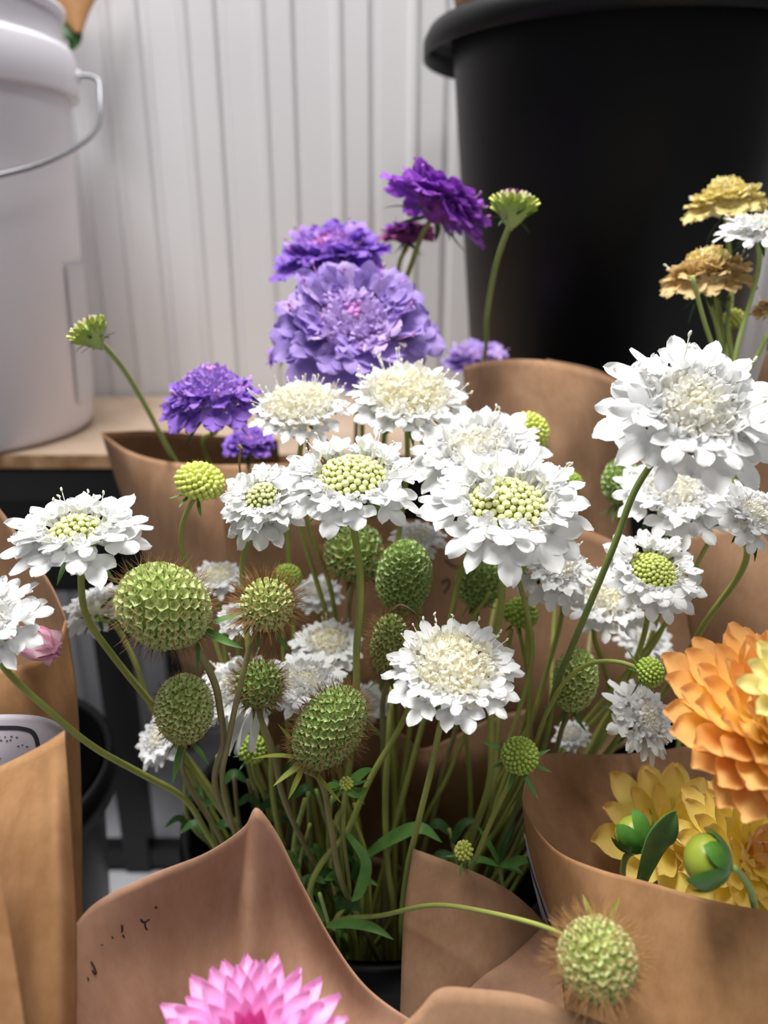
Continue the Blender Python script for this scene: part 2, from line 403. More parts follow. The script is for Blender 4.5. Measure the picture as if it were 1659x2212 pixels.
# main bouquet
t = wrap(BK['main'] + Vector((0, .02, .1)), 'dark shaded kraft wrap open around the white scabiosa stems and seed heads')
inner = Sheet([[(480, 1085, .505), (650, 1110, .525), (850, 1120, .535), (1050, 1130, .535), (1250, 1140, .525), (1370, 1190, .52), (1500, 1240, .505)],
       [(500, 1300, .505), (650, 1300, .53), (850, 1300, .54), (1050, 1300, .54), (1240, 1310, .53), (1350, 1330, .525), (1500, 1350, .51)],
       [(540, 1500, .51), (660, 1500, .535), (850, 1500, .545), (1050, 1500, .545), (1200, 1500, .535), (1330, 1500, .53), (1500, 1500, .515)],
       [(590, 1750, .57), (670, 1750, .59), (780, 1750, .60), (880, 1750, .605), (980, 1750, .60), (1060, 1750, .59), (1130, 1740, .57)],
       [(690, 1950, .64), (735, 1950, .65), (790, 1950, .655), (845, 1950, .66), (900, 1950, .655), (950, 1950, .65), (1000, 1950, .64)]], .0009, 7)
inner.build('back_sheet', 'kraft', t)
for k, pts in enumerate([[(952, 1258), (966, 1252), (970, 1264), (960, 1282)], [(985, 1254), (992, 1262), (984, 1274), (996, 1279)], [(962, 1210), (978, 1222), (990, 1226)]]):
    inner.stroke('stamp_mark', [inner.uv_of(*p) for p in pts], .0018, 'inkfade', t)
Sheet([[(760, 1600, 0.519), (800, 1578, 0.512), (870, 1586, 0.504), (905, 1616, 0.499), (960, 1600, 0.506), (1060, 1552, 0.512), (1150, 1530, 0.522)],
       [(770, 1650, 0.519), (810, 1640, 0.514), (870, 1650, 0.508), (920, 1660, 0.504), (980, 1650, 0.508), (1070, 1630, 0.514), (1150, 1620, 0.524)],
       [(780, 1780, 0.565), (820, 1780, 0.562), (880, 1780, 0.560), (940, 1780, 0.560), (1000, 1780, 0.560), (1070, 1770, 0.560), (1125, 1760, 0.555)],
       [(780, 1960, 0.620), (815, 1960, 0.620), (850, 1960, 0.620), (885, 1960, 0.620), (920, 1960, 0.615), (960, 1960, 0.610), (1000, 1950, 0.600)]], .0009, 8).build('inner_flap', 'kraft', t)
Sheet([[(800, 1850, 0.570), (850, 1862, 0.565), (890, 1890, 0.560), (950, 1900, 0.550)], [(800, 1960, 0.605), (850, 1960, 0.600), (890, 1970, 0.595), (950, 1980, 0.580)], [(800, 2080, 0.640), (850, 2080, 0.635), (890, 2080, 0.630), (950, 2080, 0.610)]], seed=9).build('side_flap', 'kraft', t)
cs = [[(893, 1833, .40), (980, 1865, .39), (1070, 1905, .385), (1140, 1955, .385), (1215, 2045, .39)],
      [(874, 1960, .39), (960, 2000, .38), (1050, 2030, .375), (1120, 2060, .378), (1185, 2110, .385)],
      [(866, 2140, .38), (950, 2150, .37), (1040, 2160, .368), (1110, 2180, .37), (1180, 2210, .38)],
      [(860, 2420, .375), (950, 2430, .365), (1040, 2440, .362), (1110, 2440, .364), (1180, 2450, .375)]]
Sheet(cs, .0006, 10).build('front_sheet', 'kraft', t)
Sheet([[(1186, 1988, 0.386), (1215, 2010, 0.380), (1265, 2040, 0.373)], [(1105, 2065, 0.372), (1180, 2100, 0.366), (1262, 2130, 0.363)], [(1012, 2138, 0.363), (1120, 2190, 0.356), (1262, 2230, 0.350)], [(930, 2300, 0.353), (1080, 2330, 0.348), (1262, 2350, 0.343)]], .0005, 11).build('front_flap', 'kraftpink', t)
# right bouquet
t = wrap(BK['right'] + Vector((0, 0, .16)), 'wide golden brown kraft wrap around the orange and yellow dahlias')
es = [[(1128, 1722, .375), (1143, 1768, .362), (1200, 1835, .345), (1290, 1876, .328), (1400, 1905, .317), (1540, 1945, .307), (1700, 1975, .30)],
      [(1136, 1800, .378), (1166, 1856, .36), (1226, 1915, .34), (1310, 1960, .322), (1420, 1990, .312), (1550, 2030, .302), (1700, 2060, .297)],
      [(1160, 1900, .378), (1195, 1960, .356), (1250, 2015, .335), (1330, 2070, .318), (1440, 2110, .307), (1560, 2140, .298), (1700, 2170, .292)],
      [(1195, 2000, .366), (1225, 2070, .346), (1270, 2140, .327), (1350, 2190, .312), (1450, 2230, .302), (1570, 2270, .293), (1700, 2300, .288)],
      [(1235, 2300, .34), (1270, 2340, .33), (1320, 2390, .315), (1400, 2420, .302), (1480, 2450, .296), (1580, 2480, .288), (1700, 2500, .283)]]
Sheet(es, .0013, 12).build('front_sheet', 'kraftwarm', t)
Sheet([[(1128, 1722, .375), (1150, 1640, .40), (1200, 1627, .42), (1300, 1630, .44), (1420, 1622, .45), (1540, 1600, .45), (1720, 1580, .45)],
       [(1130, 1750, .378), (1170, 1715, .40), (1230, 1710, .415), (1320, 1715, .43), (1420, 1710, .44), (1540, 1700, .45), (1720, 1700, .45)],
       [(1150, 1820, .375), (1200, 1810, .39), (1260, 1810, .40), (1340, 1820, .415), (1430, 1820, .43), (1550, 1810, .44), (1720, 1810, .44)],
       [(1190, 1950, .375), (1240, 1950, .385), (1290, 1960, .395), (1360, 1960, .405), (1440, 1970, .415), (1560, 1970, .42), (1720, 1970, .42)]], .0011, 13).build('back_sheet', 'kraft', t)
ls = Sheet([[(1132, 1800, .389), (1162, 1858, .378), (1196, 1900, .368)], [(1148, 1890, .389), (1176, 1930, .378), (1206, 1965, .368)], [(1172, 1985, .384), (1195, 2012, .375), (1222, 2060, .365)]], 0, 1)
lb = ls.build('label', 'label', t); 
ls.stroke('label_line', [ls.uv_of(1141, 1850), ls.uv_of(1164, 1925), ls.uv_of(1186, 1990), ls.uv_of(1192, 2004)], .0013, 'ink', t)
t = wrap(BK['rearright'] + Vector((.02, 0, .2)), 'light kraft wrap behind the small lime bud and the orange dahlia')
Sheet([[(1490, 1150, .465), (1590, 1130, .455), (1720, 1090, .445)], [(1480, 1290, .465), (1590, 1285, .452), (1720, 1280, .44)], [(1500, 1420, .47), (1590, 1415, .455), (1720, 1400, .445)], [(1540, 1600, .49), (1600, 1600, .48), (1720, 1600, .47)]], .0009, 14).build('front_sheet', 'kraft', t)
Sheet([[(1655, 760, .49), (1690, 730, .49), (1740, 700, .49)], [(1628, 850, .488), (1680, 850, .485), (1740, 850, .485)], [(1590, 1020, .485), (1660, 1020, .48), (1740, 1020, .48)], [(1570, 1160, .485), (1650, 1160, .48), (1740, 1160, .48)]], seed=15).build('back_sheet', 'kraft', t)
# left bouquet
t = wrap(BK['left'] + Vector((0, 0, .16)), 'orange brown kraft wrap around the pink bud with the grey label')
Sheet([[(-90, 1010, .44), (0, 1100, .44), (60, 1190, .43), (110, 1262, .42), (142, 1335, .41)], [(-90, 1200, .45), (0, 1250, .45), (60, 1300, .44), (110, 1350, .43), (150, 1400, .415)], [(-90, 1500, .45), (0, 1500, .45), (60, 1500, .44), (120, 1500, .43), (160, 1500, .42)]], .0006, 16).build('back_sheet', 'kraft', t)
Sheet([[(-90, 1440, .375), (0, 1442, .38), (70, 1428, .385), (120, 1392, .395), (142, 1335, .41)], [(-90, 1550, .37), (0, 1550, .376), (70, 1550, .383), (128, 1530, .394), (165, 1490, .412)],
       [(-90, 1750, .38), (0, 1750, .385), (80, 1750, .392), (138, 1750, .402), (177, 1750, .418)], [(-90, 2050, .40), (0, 2050, .40), (80, 2050, .41), (138, 2050, .42), (180, 2050, .43)]], .0009, 17).build('front_sheet', 'kraftwarm', t)
ls = Sheet([[(-60, 1548, .357), (20, 1543, .357), (90, 1548, .36), (150, 1572, .368)], [(-60, 1640, .35), (20, 1640, .35), (80, 1640, .354), (136, 1625, .366)], [(-60, 1720, .35), (20, 1720, .35), (70, 1720, .354), (110, 1720, .362)]], 0, 2)
ls.build('label', 'label', t)
ls.stroke('label_border', [ls.uv_of(*p) for p in ((-55, 1570), (0, 1572), (45, 1574), (70, 1582), (80, 1602), (84, 1660))], .0018, 'ink', t)
rng = random.Random(8)
for (x0, x1, y) in ((-40, 36, 1594), (-40, 30, 1600), (38, 60, 1613), (-40, 4, 1640)):
    x = x0
    while x < x1:
        u = ls.uv_of(x, y + rng.uniform(-2, 2)); ls.stroke('label_lettering', [u, (u[0] + rng.uniform(.012, .03), u[1] + rng.uniform(-.012, .012))], .0006, 'inkfade', t)
        x += rng.uniform(7, 13)
t = wrap(Vector((-.2, .2, .2)), 'torn-edged golden kraft wrap below the grey label')
Sheet([[(-90, 1690, .315), (0, 1655, .305), (75, 1618, .298), (110, 1598, .294), (139, 1578, .292)], [(-90, 1800, .30), (0, 1790, .288), (85, 1780, .281), (120, 1770, .279), (153, 1760, .286)],
       [(-90, 2000, .29), (0, 2000, .278), (90, 2000, .271), (130, 2000, .271), (165, 2000, .281)], [(-90, 2280, .28), (0, 2280, .268), (90, 2280, .263), (130, 2280, .264), (164, 2280, .275)], [(-90, 2550, .28), (0, 2550, .268), (90, 2550, .263), (130, 2550, .264), (164, 2550, .275)]], .0006, 18).build('front_sheet', 'kraftwarm', t)
Sheet([[(-120, 1760, .265), (-50, 1770, .262), (-14, 1800, .262)], [(-120, 2000, .26), (-20, 2000, .255), (22, 2010, .257)], [(-120, 2280, .255), (0, 2280, .248), (62, 2280, .25)], [(-120, 2500, .255), (10, 2500, .248), (80, 2500, .25)]], .0004, 19).build('front_flap', 'kraftwarm', t)
# pink dahlia's wrap
t = wrap(BK['front'] + Vector((0, .08, .16)), 'smooth brown kraft wrap with ink marks and peaked tip behind the pink dahlia')
top = [(140, 2030, .30), (200, 1955, .305), (330, 1888, .315), (450, 1840, .322), (528, 1785, .328), (553, 1745, .326), (592, 1790, .328), (650, 1905, .328), (720, 2035, .322), (790, 2130, .312), (880, 2198, .302), (960, 2240, .295)]
mid = [(140, 2130, .29), (190, 2090, .298), (310, 2040, .318), (420, 2000, .332), (500, 1960, .336), (540, 1930, .328), (600, 1960, .336), (660, 2040, .336), (730, 2130, .325), (790, 2200, .312), (870, 2250, .30), (940, 2290, .292)]
bot = [(140, 2300, .278), (190, 2280, .288), (300, 2260, .308), (400, 2250, .322), (480, 2240, .326), (530, 2230, .324), (600, 2240, .326), (660, 2260, .322), (730, 2300, .312), (790, 2340, .30), (850, 2370, .29), (910, 2400, .284)]
bs = Sheet([top, mid, bot, [(140 + (q[0] - 140) * .8, 2650, q[2] - .01) for q in bot]], .0005, 20)
bs.build('back_sheet', 'kraftpink', t)
for k, (pts, wd) in enumerate([([(262, 1997), (264, 2006), (262, 2014)], .0008), ([(264, 2018), (268, 2026)], .0005), ([(303, 1985), (312, 1992), (322, 1984)], .0007), ([(312, 1992), (314, 2002), (318, 2008)], .0006), ([(334, 1958), (338, 1961)], .0008),
                             ([(195, 2078), (202, 2088), (208, 2102)], .0006), ([(198, 2096), (206, 2106)], .0006), ([(188, 2110), (190, 2118)], .0005), ([(240, 2022), (243, 2027)], .0005), ([(217, 2042), (222, 2040)], .0004)]):
    bs.stroke('ink_mark', [bs.uv_of(*p) for p in pts], wd, 'ink', t)
t = wrap(Vector((.06, .15, .2)), 'pale kraft paper corner in front of the bristly seed head')
Sheet([[(835, 2250, .268), (905, 2180, .27), (948, 2136, .272), (1040, 2137, .272), (1130, 2148, .273), (1220, 2178, .274), (1320, 2215, .276), (1440, 2260, .28)], [(800, 2400, .258), (900, 2400, .26), (960, 2400, .262), (1040, 2400, .262), (1130, 2400, .263), (1220, 2400, .264), (1320, 2400, .266), (1440, 2420, .27)],
       [(800, 2600, .25), (900, 2600, .25), (960, 2600, .25), (1040, 2600, .25), (1130, 2600, .25), (1220, 2600, .25), (1320, 2600, .252), (1440, 2600, .255)]], .0004, 21).build('front_sheet', 'kraft', t)
# behind the pail and in the big black bucket
t = wrap(Vector((-.36, .92, SH + .3)), 'small kraft paper tip showing behind the white pail')
Sheet([[(60, -120, .80), (150, -120, .79), (250, -120, .80)], [(90, -20, .80), (160, -20, .79), (215, -20, .80)], [(130, 30, .80), (165, 35, .795), (192, 30, .80)], [(160, 70, .80), (170, 72, .798), (178, 70, .80)]], .0004, 22).build('front_sheet', 'kraftwarm', t)
t = wrap(Vector((.212, .786, SH + .30)), 'kraft paper wrap rising out of the large black bucket')
Sheet([[(960, -160, .66), (1100, -180, .60), (1250, -180, .58), (1400, -160, .59)], [(975, -40, .67), (1100, -60, .61), (1250, -60, .59), (1400, -40, .60)], [(985, 25, .68), (1100, 20, .63), (1250, 0, .61), (1400, 0, .62)], [(1010, 120, .70), (1100, 120, .66), (1250, 120, .65), (1400, 120, .65)]], .0006, 23).build('front_sheet', 'kraft', t)

# ------------------------------------------------------------------ plant meshes (shared)
MC = {}
def cached(key, fn):
    if key not in MC: MC[key] = fn()
    return MC[key]
def outer_floret(var, m):
    """ray floret of a pincushion flower: tube, three long outer petals, two short inner ones; base at 0, reaches x = .62"""
    def f():
        rng = random.Random(var * 17 + 3); mb = MB()
        tx, tz = .20, .07; wf, lf_, rf = (1, 1, 1) if m in ('white', 'cream', 'creamy') else (1.4, .9, 1.9)
        tube([Vector((0, 0, 0)), Vector((.1, 0, .02)), Vector((tx, 0, tz))], lambda t: .02 + .05 * t, 6, mb, cap=False)
        B = Matrix.Translation((tx + .01, 0, tz))
        lobe(mb, .43 * lf_ * rng.uniform(.9, 1.08), .25 * wf * rng.uniform(.9, 1.1), B @ rotm(rng.uniform(-.1, .1), .12), rng, -.16, .10 * rng.choice((-1, 1)), .035 * rf)
        for s in (-1, 1):
            lobe(mb, .33 * rng.uniform(.85, 1.1), .21 * wf * rng.uniform(.9, 1.1), B @ rotm(s * rng.uniform(.72, .92), .2, s * .2), rng, -.15, .09, .04 * rf)
            lobe(mb, .15, .13, B @ rotm(s * 2.2, .75), rng, -.1, .1, .03, 4, 4)
        for k in range(3): tube([Vector((tx, 0, tz - .02)), Vector((tx + rng.uniform(-.03, .05), rng.uniform(-.05, .05), tz + .13))], .005, 4, mb)
        return mb.mesh('outer_floret', m)
    return cached(('o', var, m), f)
def mid_floret(var, m):
    """smaller five-petalled floret, axis X, about .3 long"""
    def f():
        rng = random.Random(var * 31 + 5); mb = MB()
        tube([Vector((0, 0, 0)), Vector((.08, 0, 0)), Vector((.15, 0, 0))], lambda t: .018 + .04 * t, 6, mb, cap=False)
        for k in range(5):
            a = 2 * pi * k / 5 + rng.uniform(-.2, .2); big = 1.25 if k in (2, 3) else .85
            M = Matrix.Translation((.15, 0, 0)) @ Matrix.Rotation(a, 4, 'X') @ Matrix.Translation((0, 0, .05)) @ Matrix.Rotation(-rng.uniform(.7, 1.1), 4, 'Y')
            lobe(mb, .16 * big * rng.uniform(.85, 1.1), .13 * big, M, rng, -.2, .12, .06, 5, 4)
        return mb.mesh('inner_floret', m)
    return cached(('m', var, m), f)
def bud_mesh(m):
    def f():
        mb = MB(); v = []
        prof = [(.5, 0), (.75, .3), (1, .8), (.95, 1.15), (.6, 1.45), (.2, 1.56)]
        for r, z in prof: v += [(r * cos(2 * pi * k / 8), r * sin(2 * pi * k / 8), z) for k in range(8)]
        mb.add(v, grid_faces(6, 8, True) + [tuple(range(40, 48))]); return mb.mesh('bud', m)
    return cached(('b', m), f)
def bract_mesh(var, m):
    def f():
        rng = random.Random(var); mb = MB(); n = 8; c = rng.uniform(-.35, .1); s = rng.uniform(-.12, .12)
        leaf_mesh(mb, [Vector((u, s * u * u, c * u * u)) for u in (i / (n - 1) for i in range(n))], .17, Vector((0, 0, 1)), fold=.3)
        return mb.mesh('bract', m)
    return cached(('br', var, m), f)
STEMS = []; SOLIDS = []; LEAVES = []
def stem_obj(root, pts, rad, m='stem', name='stem'):
    """stems are laid out together at the end, so that they lie beside and not inside each other"""
    path = cat_rom(pts, 12); q = [path[0]]; acc = 0
    for i in range(1, len(path)):                       # even steps of 4 mm
        seg = path[i] - path[i - 1]; L = seg.length; t = .004 - acc
        while t <= L: q.append(path[i - 1] + seg * (t / L)); t += .004
        acc = L - (t - .004)
    STEMS.append((root, q, rad, m, name))
def solid(root, c, rad): SOLIDS.append((root, Vector(c), rad))
def stem_path(head, vis, bucket, rng, d0):
    """head point, then the points seen in the photo, then down into its bucket"""
    pts = [head] + [P(*q) for q in vis]
    b = BK[bucket]; q = .35 if bucket == 'rear' else 1; base = b + Vector((rng.uniform(-.05, .05) * q, (rng.uniform(-.07, -.005) if bucket == 'main' else rng.uniform(-.045, .045) * q), .045))
    last = pts[-1]; top = .30
    if last.z > top + .06:
        k = base.lerp(Vector((last.x, last.y, last.z)), .45); k.z = base.z + (last.z - base.z) * .5
        dxy = Vector((k.x - b.x, k.y - b.y, 0))
        if dxy.length > .085 * q and k.z < .36: dxy = dxy.normalized() * .085 * q; k.x = b.x + dxy.x; k.y = b.y + dxy.y
        pts.append(k)
    pts.append(base); return pts, base
PHI = pi * (3 - 5 ** .5)

def scabiosa(label, px, py, d, wpx, axis, vis=(), style='disc', pal=('white', 'white', 'cream'), bucket='main', name='white_scabiosa', seed=0,
             disc=.42, full=1.0, buds=True, stemr=.0019, stemm='stem', droop=0, group='white scabiosa flowers', ratio=None, nbr=6, dome=.28, stam=14, split=True, puff=0, opened=0):
    rng = random.Random(seed * 7 + int(px)); R = wpx / F * d / 2 * 1.0
    ax = DIR(axis); c = P(px, py, d)
    neck = c - ax * R * .30
    if vis and len(vis[0]) == 2:
        n = len(vis); vis = [(x, y, d + .006 + max(.004, min(.05, .488 - d)) * (i + 1) / n) for i, (x, y) in enumerate(vis)]
    pts, base = stem_path(neck, vis, bucket, rng, d)
    root = thing(name, base, label, 'flower', group)
    pts.insert(0, c - ax * R * .08)
    stem_obj(root, pts, stemr, stemm)
    Wh = Matrix.Translation(-base) @ frame(c, ax, rng.random() * 6)
    S = Matrix.Scale(R, 4)
    # receptacle
    solid(root, c - ax * R * .05, disc * R * .9)
    mb = MB(); v = []
    prof = [(.05, -.26), (.14, -.22), (disc * .75, -.10), (disc * .95, 0), (disc * .8, dome * .45), (disc * .5, dome * .75), (disc * .2, dome * .92), (.01, dome * .95)]
    for r, z in prof: v += [(r * R * cos(2 * pi * k / 12), r * R * sin(2 * pi * k / 12), z * R) for k in range(12)]
    obj('receptacle', mb.add(v, grid_faces(8, 12, True)).mesh('receptacle', 'core' if style != 'cream' else 'creamy' if name != 'purple_scabiosa' else pal[2]), root, Wh)
    # bracts
    for k in range(nbr):
        az = 2 * pi * k / nbr + rng.uniform(-.2, .2)
        M = Wh @ rotm(az, rng.uniform(-.75, -.05)) @ Matrix.Translation((.1 * R, 0, -.12 * R)) @ Matrix.Scale(R * rng.uniform(.5, .85), 4)
        obj('bract', bract_mesh(k % 4, 'leaf' if split else 'leafdark'), root, M)
    # outer florets in two rings
    n1 = int(13 * full); a0 = rng.random()
    def put(kind, me, az, rad, z, pitch, sc, roll=0):
        M = Wh @ Matrix.Rotation(az, 4, 'Z') @ Matrix.Translation((rad * R, 0, z * R)) @ rotm(0, pitch, roll) @ Matrix.Diagonal((R * sc, R * sc * rng.uniform(.9, 1.1), R * sc, 1))
        if split: obj(kind, me, root, M)
        else: soup.append((me, M))
    soup = []
    keep = split
    split = True
    for k in range(n1):
        put('outer_floret', outer_floret(rng.randrange(6), pal[0]), 2 * pi * (k + rng.uniform(-.25, .25)) / n1, disc * .92, -.03, rng.uniform(-.38, .02) - droop, (1.0 - disc * .9) / .62 * rng.uniform(.92, 1.12), rng.uniform(-.3, .3))
    for k in range(n1):
        put('outer_floret', outer_floret(rng.randrange(6), pal[0]), 2 * pi * (k + .5 + rng.uniform(-.25, .25)) / n1, disc * .9, .05, rng.uniform(.12, .42) - droop * .7, (.88 - disc * .85) / .62 * rng.uniform(.9, 1.1), rng.uniform(-.4, .4))
    for k in range(int(n1 * puff)):
        put('outer_floret', outer_floret(rng.randrange(6), pal[0 if rng.random() < .5 else 1]), 2 * pi * (k + rng.uniform(-.3, .3)) / n1, disc * .85, .10, rng.uniform(.5, .95) - droop * .5, (.80 - disc * .8) / .62 * rng.uniform(.9, 1.1), rng.uniform(-.6, .6))
    n2 = int(15 * full)
    for k in range(n2):
        put('inner_floret', mid_floret(rng.randrange(5), pal[1]), 2 * pi * (k + rng.uniform(-.3, .3)) / n2, disc * (.88 if style == 'cream' else 1.0), .08, rng.uniform(.45, .9) - droop * .5, rng.uniform(.75, 1.0) * (1 if style == 'cream' else .85), rng.random() * 6)
    split = keep
    if style == 'cream':
        n3 = int(70 * full); nb = 9
        for i in range(nb, n3):
            rr = (i / n3) ** .5; az = i * PHI; th = rr * 1.15
            z = dome * (1 - rr * rr * .75); pitch = pi / 2 - th * .85
            put('inner_floret', mid_floret(rng.randrange(5), pal[2] if rng.random() < .75 else pal[1]), az, disc * .86 * rr, z - .05, pitch + rng.uniform(-.2, .2), rng.uniform(.5, .72) * (.75 + .3 * rr), rng.random() * 6)
        bm = 'creamy' if name != 'purple_scabiosa' else 'pinkbud'
        for i in range(nb):
            rr = (i / n3) ** .5; put('bud', bud_mesh(bm), i * PHI, disc * rr, dome * .95, pi / 2 - rr, .04)
        if name == 'purple_scabiosa':
            pass
    else:
        n3 = 95 if disc > .38 else 60
        bs_ = disc * .112 * (95 / n3) ** .5
        for i in range(n3):
            rr = ((i + .5) / n3) ** .5; az = i * PHI; th = rr * 1.25
            z = dome * (1 - rr * rr * .8)
            M = Wh @ Matrix.Rotation(az, 4, 'Z') @ Matrix.Translation((disc * 1.0 * rr * R, 0, (z - .04) * R)) @ Matrix.Rotation(th * .8, 4, 'Y') @ Matrix.Scale(R * bs_ * rng.uniform(.85, 1.12), 4)
            me = bud_mesh('budlime')
            if split: obj('bud', me, root, M)
            else: soup.append((me, M))
        for k in range(opened):
            put('inner_floret', mid_floret(k % 5, 'white'), -1.9 + k * .55 - 0, disc * (.45 + .12 * (k % 2)), dome * .85, pi / 2 - .4, .62, k)
        mb = MB()
        for i in range(130):        # brown bristles between the buds
            rr = rng.random() ** .5; az = rng.random() * 6.283; th = rr * 1.2; b0 = Matrix.Rotation(az, 4, 'Z') @ Matrix.Translation((disc * .9 * rr * R, 0, (dome * (1 - rr * rr * .8) - .03) * R)) @ Matrix.Rotation(th * .85, 4, 'Y')
            tube([Vector((0, 0, 0)), Vector((rng.uniform(-.02, .02) * R, rng.uniform(-.02, .02) * R, rng.uniform(.08, .135) * R))], lambda t: R * .0055 * (1.1 - t), 3, mb, b0, False)
        tag(obj('bristles', mb.mesh('bristles', 'bristle'), root, Wh), None, None, kind='stuff')
    if stam:
        mb = MB()
        for i in range(stam):
            az = rng.random() * 6.283; rr = rng.uniform(.75, 1.15); el = rng.uniform(.5, 1.2); ln = rng.uniform(.3, .5)
            p0 = Vector((disc * rr * cos(az), disc * rr * sin(az), .1)) * R; dr = Vector((cos(az) * cos(el), sin(az) * cos(el), sin(el)))
            p1 = p0 + dr * ln * R; tube([p0, p1], R * .006, 4, mb)
            M = frame(p1, (dr + Vector((rng.uniform(-1, 1), rng.uniform(-1, 1), .3))).normalized()); ball(mb, (0, 0, 0), R * .018, 4, 6, M=M, sz=2)
        tag(obj('stamens', mb.mesh('stamens', 'stamen' if name != 'purple_scabiosa' else 'pinkbud'), root, Wh), None, None, kind='stuff')
    if soup:
        mb = MB(); mats = []; sm = {}
        for me, M in soup:
            nm = me.materials[0].name
            if nm not in sm: sm[nm] = len(mats); mats.append(nm)
            mb.add([q.co for q in me.vertices], [tuple(q.vertices) for q in me.polygons], M, sm[nm])
        tag(obj('flower_centre', mb.mesh('flower_centre', mats), root), None, None, kind='stuff')
    return root

def cup_mesh(mc, ms):
    def f():
        mb = MB(); v = []; n = 10
        for r, z in ((.28, 0), (.72, .55), (1.0, 1.0)):
            v += [((r if (k % 2 == 0 or r < .9) else r * .8) * cos(2 * pi * k / n), (r if (k % 2 == 0 or r < .9) else r * .8) * sin(2 * pi * k / n), z - (.12 if (k % 2 and r > .9) else 0)) for k in range(n)]
        mb.add(v, grid_faces(3, n, True), None, 0)
        v = [(0, 0, .62)] + [((.52 if k % 2 else .16) * cos(2 * pi * k / n), (.52 if k % 2 else .16) * sin(2 * pi * k / n), .70 if k % 2 else .42) for k in range(n)]
        mb.add(v, [(0, 1 + k, 1 + (k + 1) % n) for k in range(n)], None, 1)
        return mb.mesh('seed_cup', [mc, ms])
    return cached(('c', mc, ms), f)
def seed_head(label, px, py, d, lpx, wpx, axis, vis, nseed=150, brl=.4, nbr=5, mc='cup', ms='star', mb_='bristle', bucket='main', seed=0, split=True, stemr=.0019, stemm='stembrown', bracts=6, nbris=900, brm='leaf', brs=1.0, spread=.5):
    rng = random.Random(seed * 13 + int(px)); a = lpx / F * d / 2; b = wpx / F * d / 2; ax = DIR(axis); c = P(px, py, d)
    if vis and len(vis[0]) == 2:
        n = len(vis); vis = [(x, y, d + .004 + max(.004, min(.055, .488 - d)) * (i + 1) / n) for i, (x, y) in enumerate(vis)]
    pts, base = stem_path(c - ax * a * 1.12, vis, bucket, rng, d)
    root = thing('scabiosa_seed_head', base, label, 'seed head', 'green scabiosa seed heads')
    pts.insert(0, c - ax * a * .8); stem_obj(root, pts, stemr, stemm)
    Wh = Matrix.Translation(-base) @ frame(c, ax, rng.random() * 6)
    mb = MB(); ball(mb, (0, 0, 0), 1, 14, 20, M=Matrix.Diagonal((b * .9, b * .9, a * .92, 1)))
    obj('core', mb.mesh('core', 'core'), root, Wh)
    for q in (-.5, 0, .5): solid(root, c + ax * max(0, a - b) * q * 2, b * 1.02)
    area_ = 4 * pi * ((a * b) ** 1.6 * 2 / 3 + b ** 3.2 / 3) ** (1 / 1.6)
    sr = (area_ / nseed / pi) ** .5 * .98
    soup = MB(); br = MB()
    for i in range(nseed):
        z = 1 - 2 * (i + .5) / nseed
        if z < -.93: continue
        rr = (1 - z * z) ** .5; az = i * PHI
        p = Vector((b * .9 * rr * cos(az), b * .9 * rr * sin(az), a * .9 * z)); nrm = Vector((p.x / b ** 2, p.y / b ** 2, p.z / a ** 2)).normalized()
        M = frame(p, nrm, rng.random() * 6, sr * rng.uniform(.95, 1.2)) @ Matrix.Rotation(rng.uniform(-.25, .25), 4, 'X')
        me = cup_mesh(mc, ms)
        if split: obj('seed_cup', me, root, Wh @ M)
        else:
            for k, mi in ((0, 0),):
                soup.add([q.co for q in me.vertices], [tuple(q.vertices) for q in me.polygons if q.material_index == 0], M, 0)
                soup.add([q.co for q in me.vertices], [tuple(q.vertices) for q in me.polygons if q.material_index == 1], M, 1)
        for k in range(nbr):
            dr = (nrm + Vector((rng.uniform(-1, 1), rng.uniform(-1, 1), rng.uniform(-1, 1))) * spread).normalized(); ln = b * brl * rng.uniform(.6, 1.15)
            q0 = p + nrm * sr * .5; bend = Vector((rng.uniform(-1, 1), rng.uniform(-1, 1), rng.uniform(-1, 1))) * ln * .12
            tube([q0, q0 + dr * ln * .5 + bend * .3, q0 + dr * ln + bend], lambda t: .00012 * (1.15 - t) + .00003, 3, br, cap=False)
    if not split: tag(obj('seed_cups', soup.mesh('seed_cups', [mc, ms]), root, Wh), None, None, kind='stuff')
    tag(obj('bristles', br.mesh('bristles', mb_), root, Wh), None, None, kind='stuff')
    for k in range(bracts):
        az = 2 * pi * k / bracts + rng.uniform(-.3, .3)
        M = Wh @ Matrix.Translation((0, 0, -a * .93)) @ rotm(az, rng.uniform(-1.0, -.1)) @ Matrix.Translation((b * .12, 0, 0)) @ Matrix.Scale(.0135 * brs * rng.uniform(.7, 1.15), 4)
        obj('bract', bract_mesh(k % 4, brm), root, M)
    return root
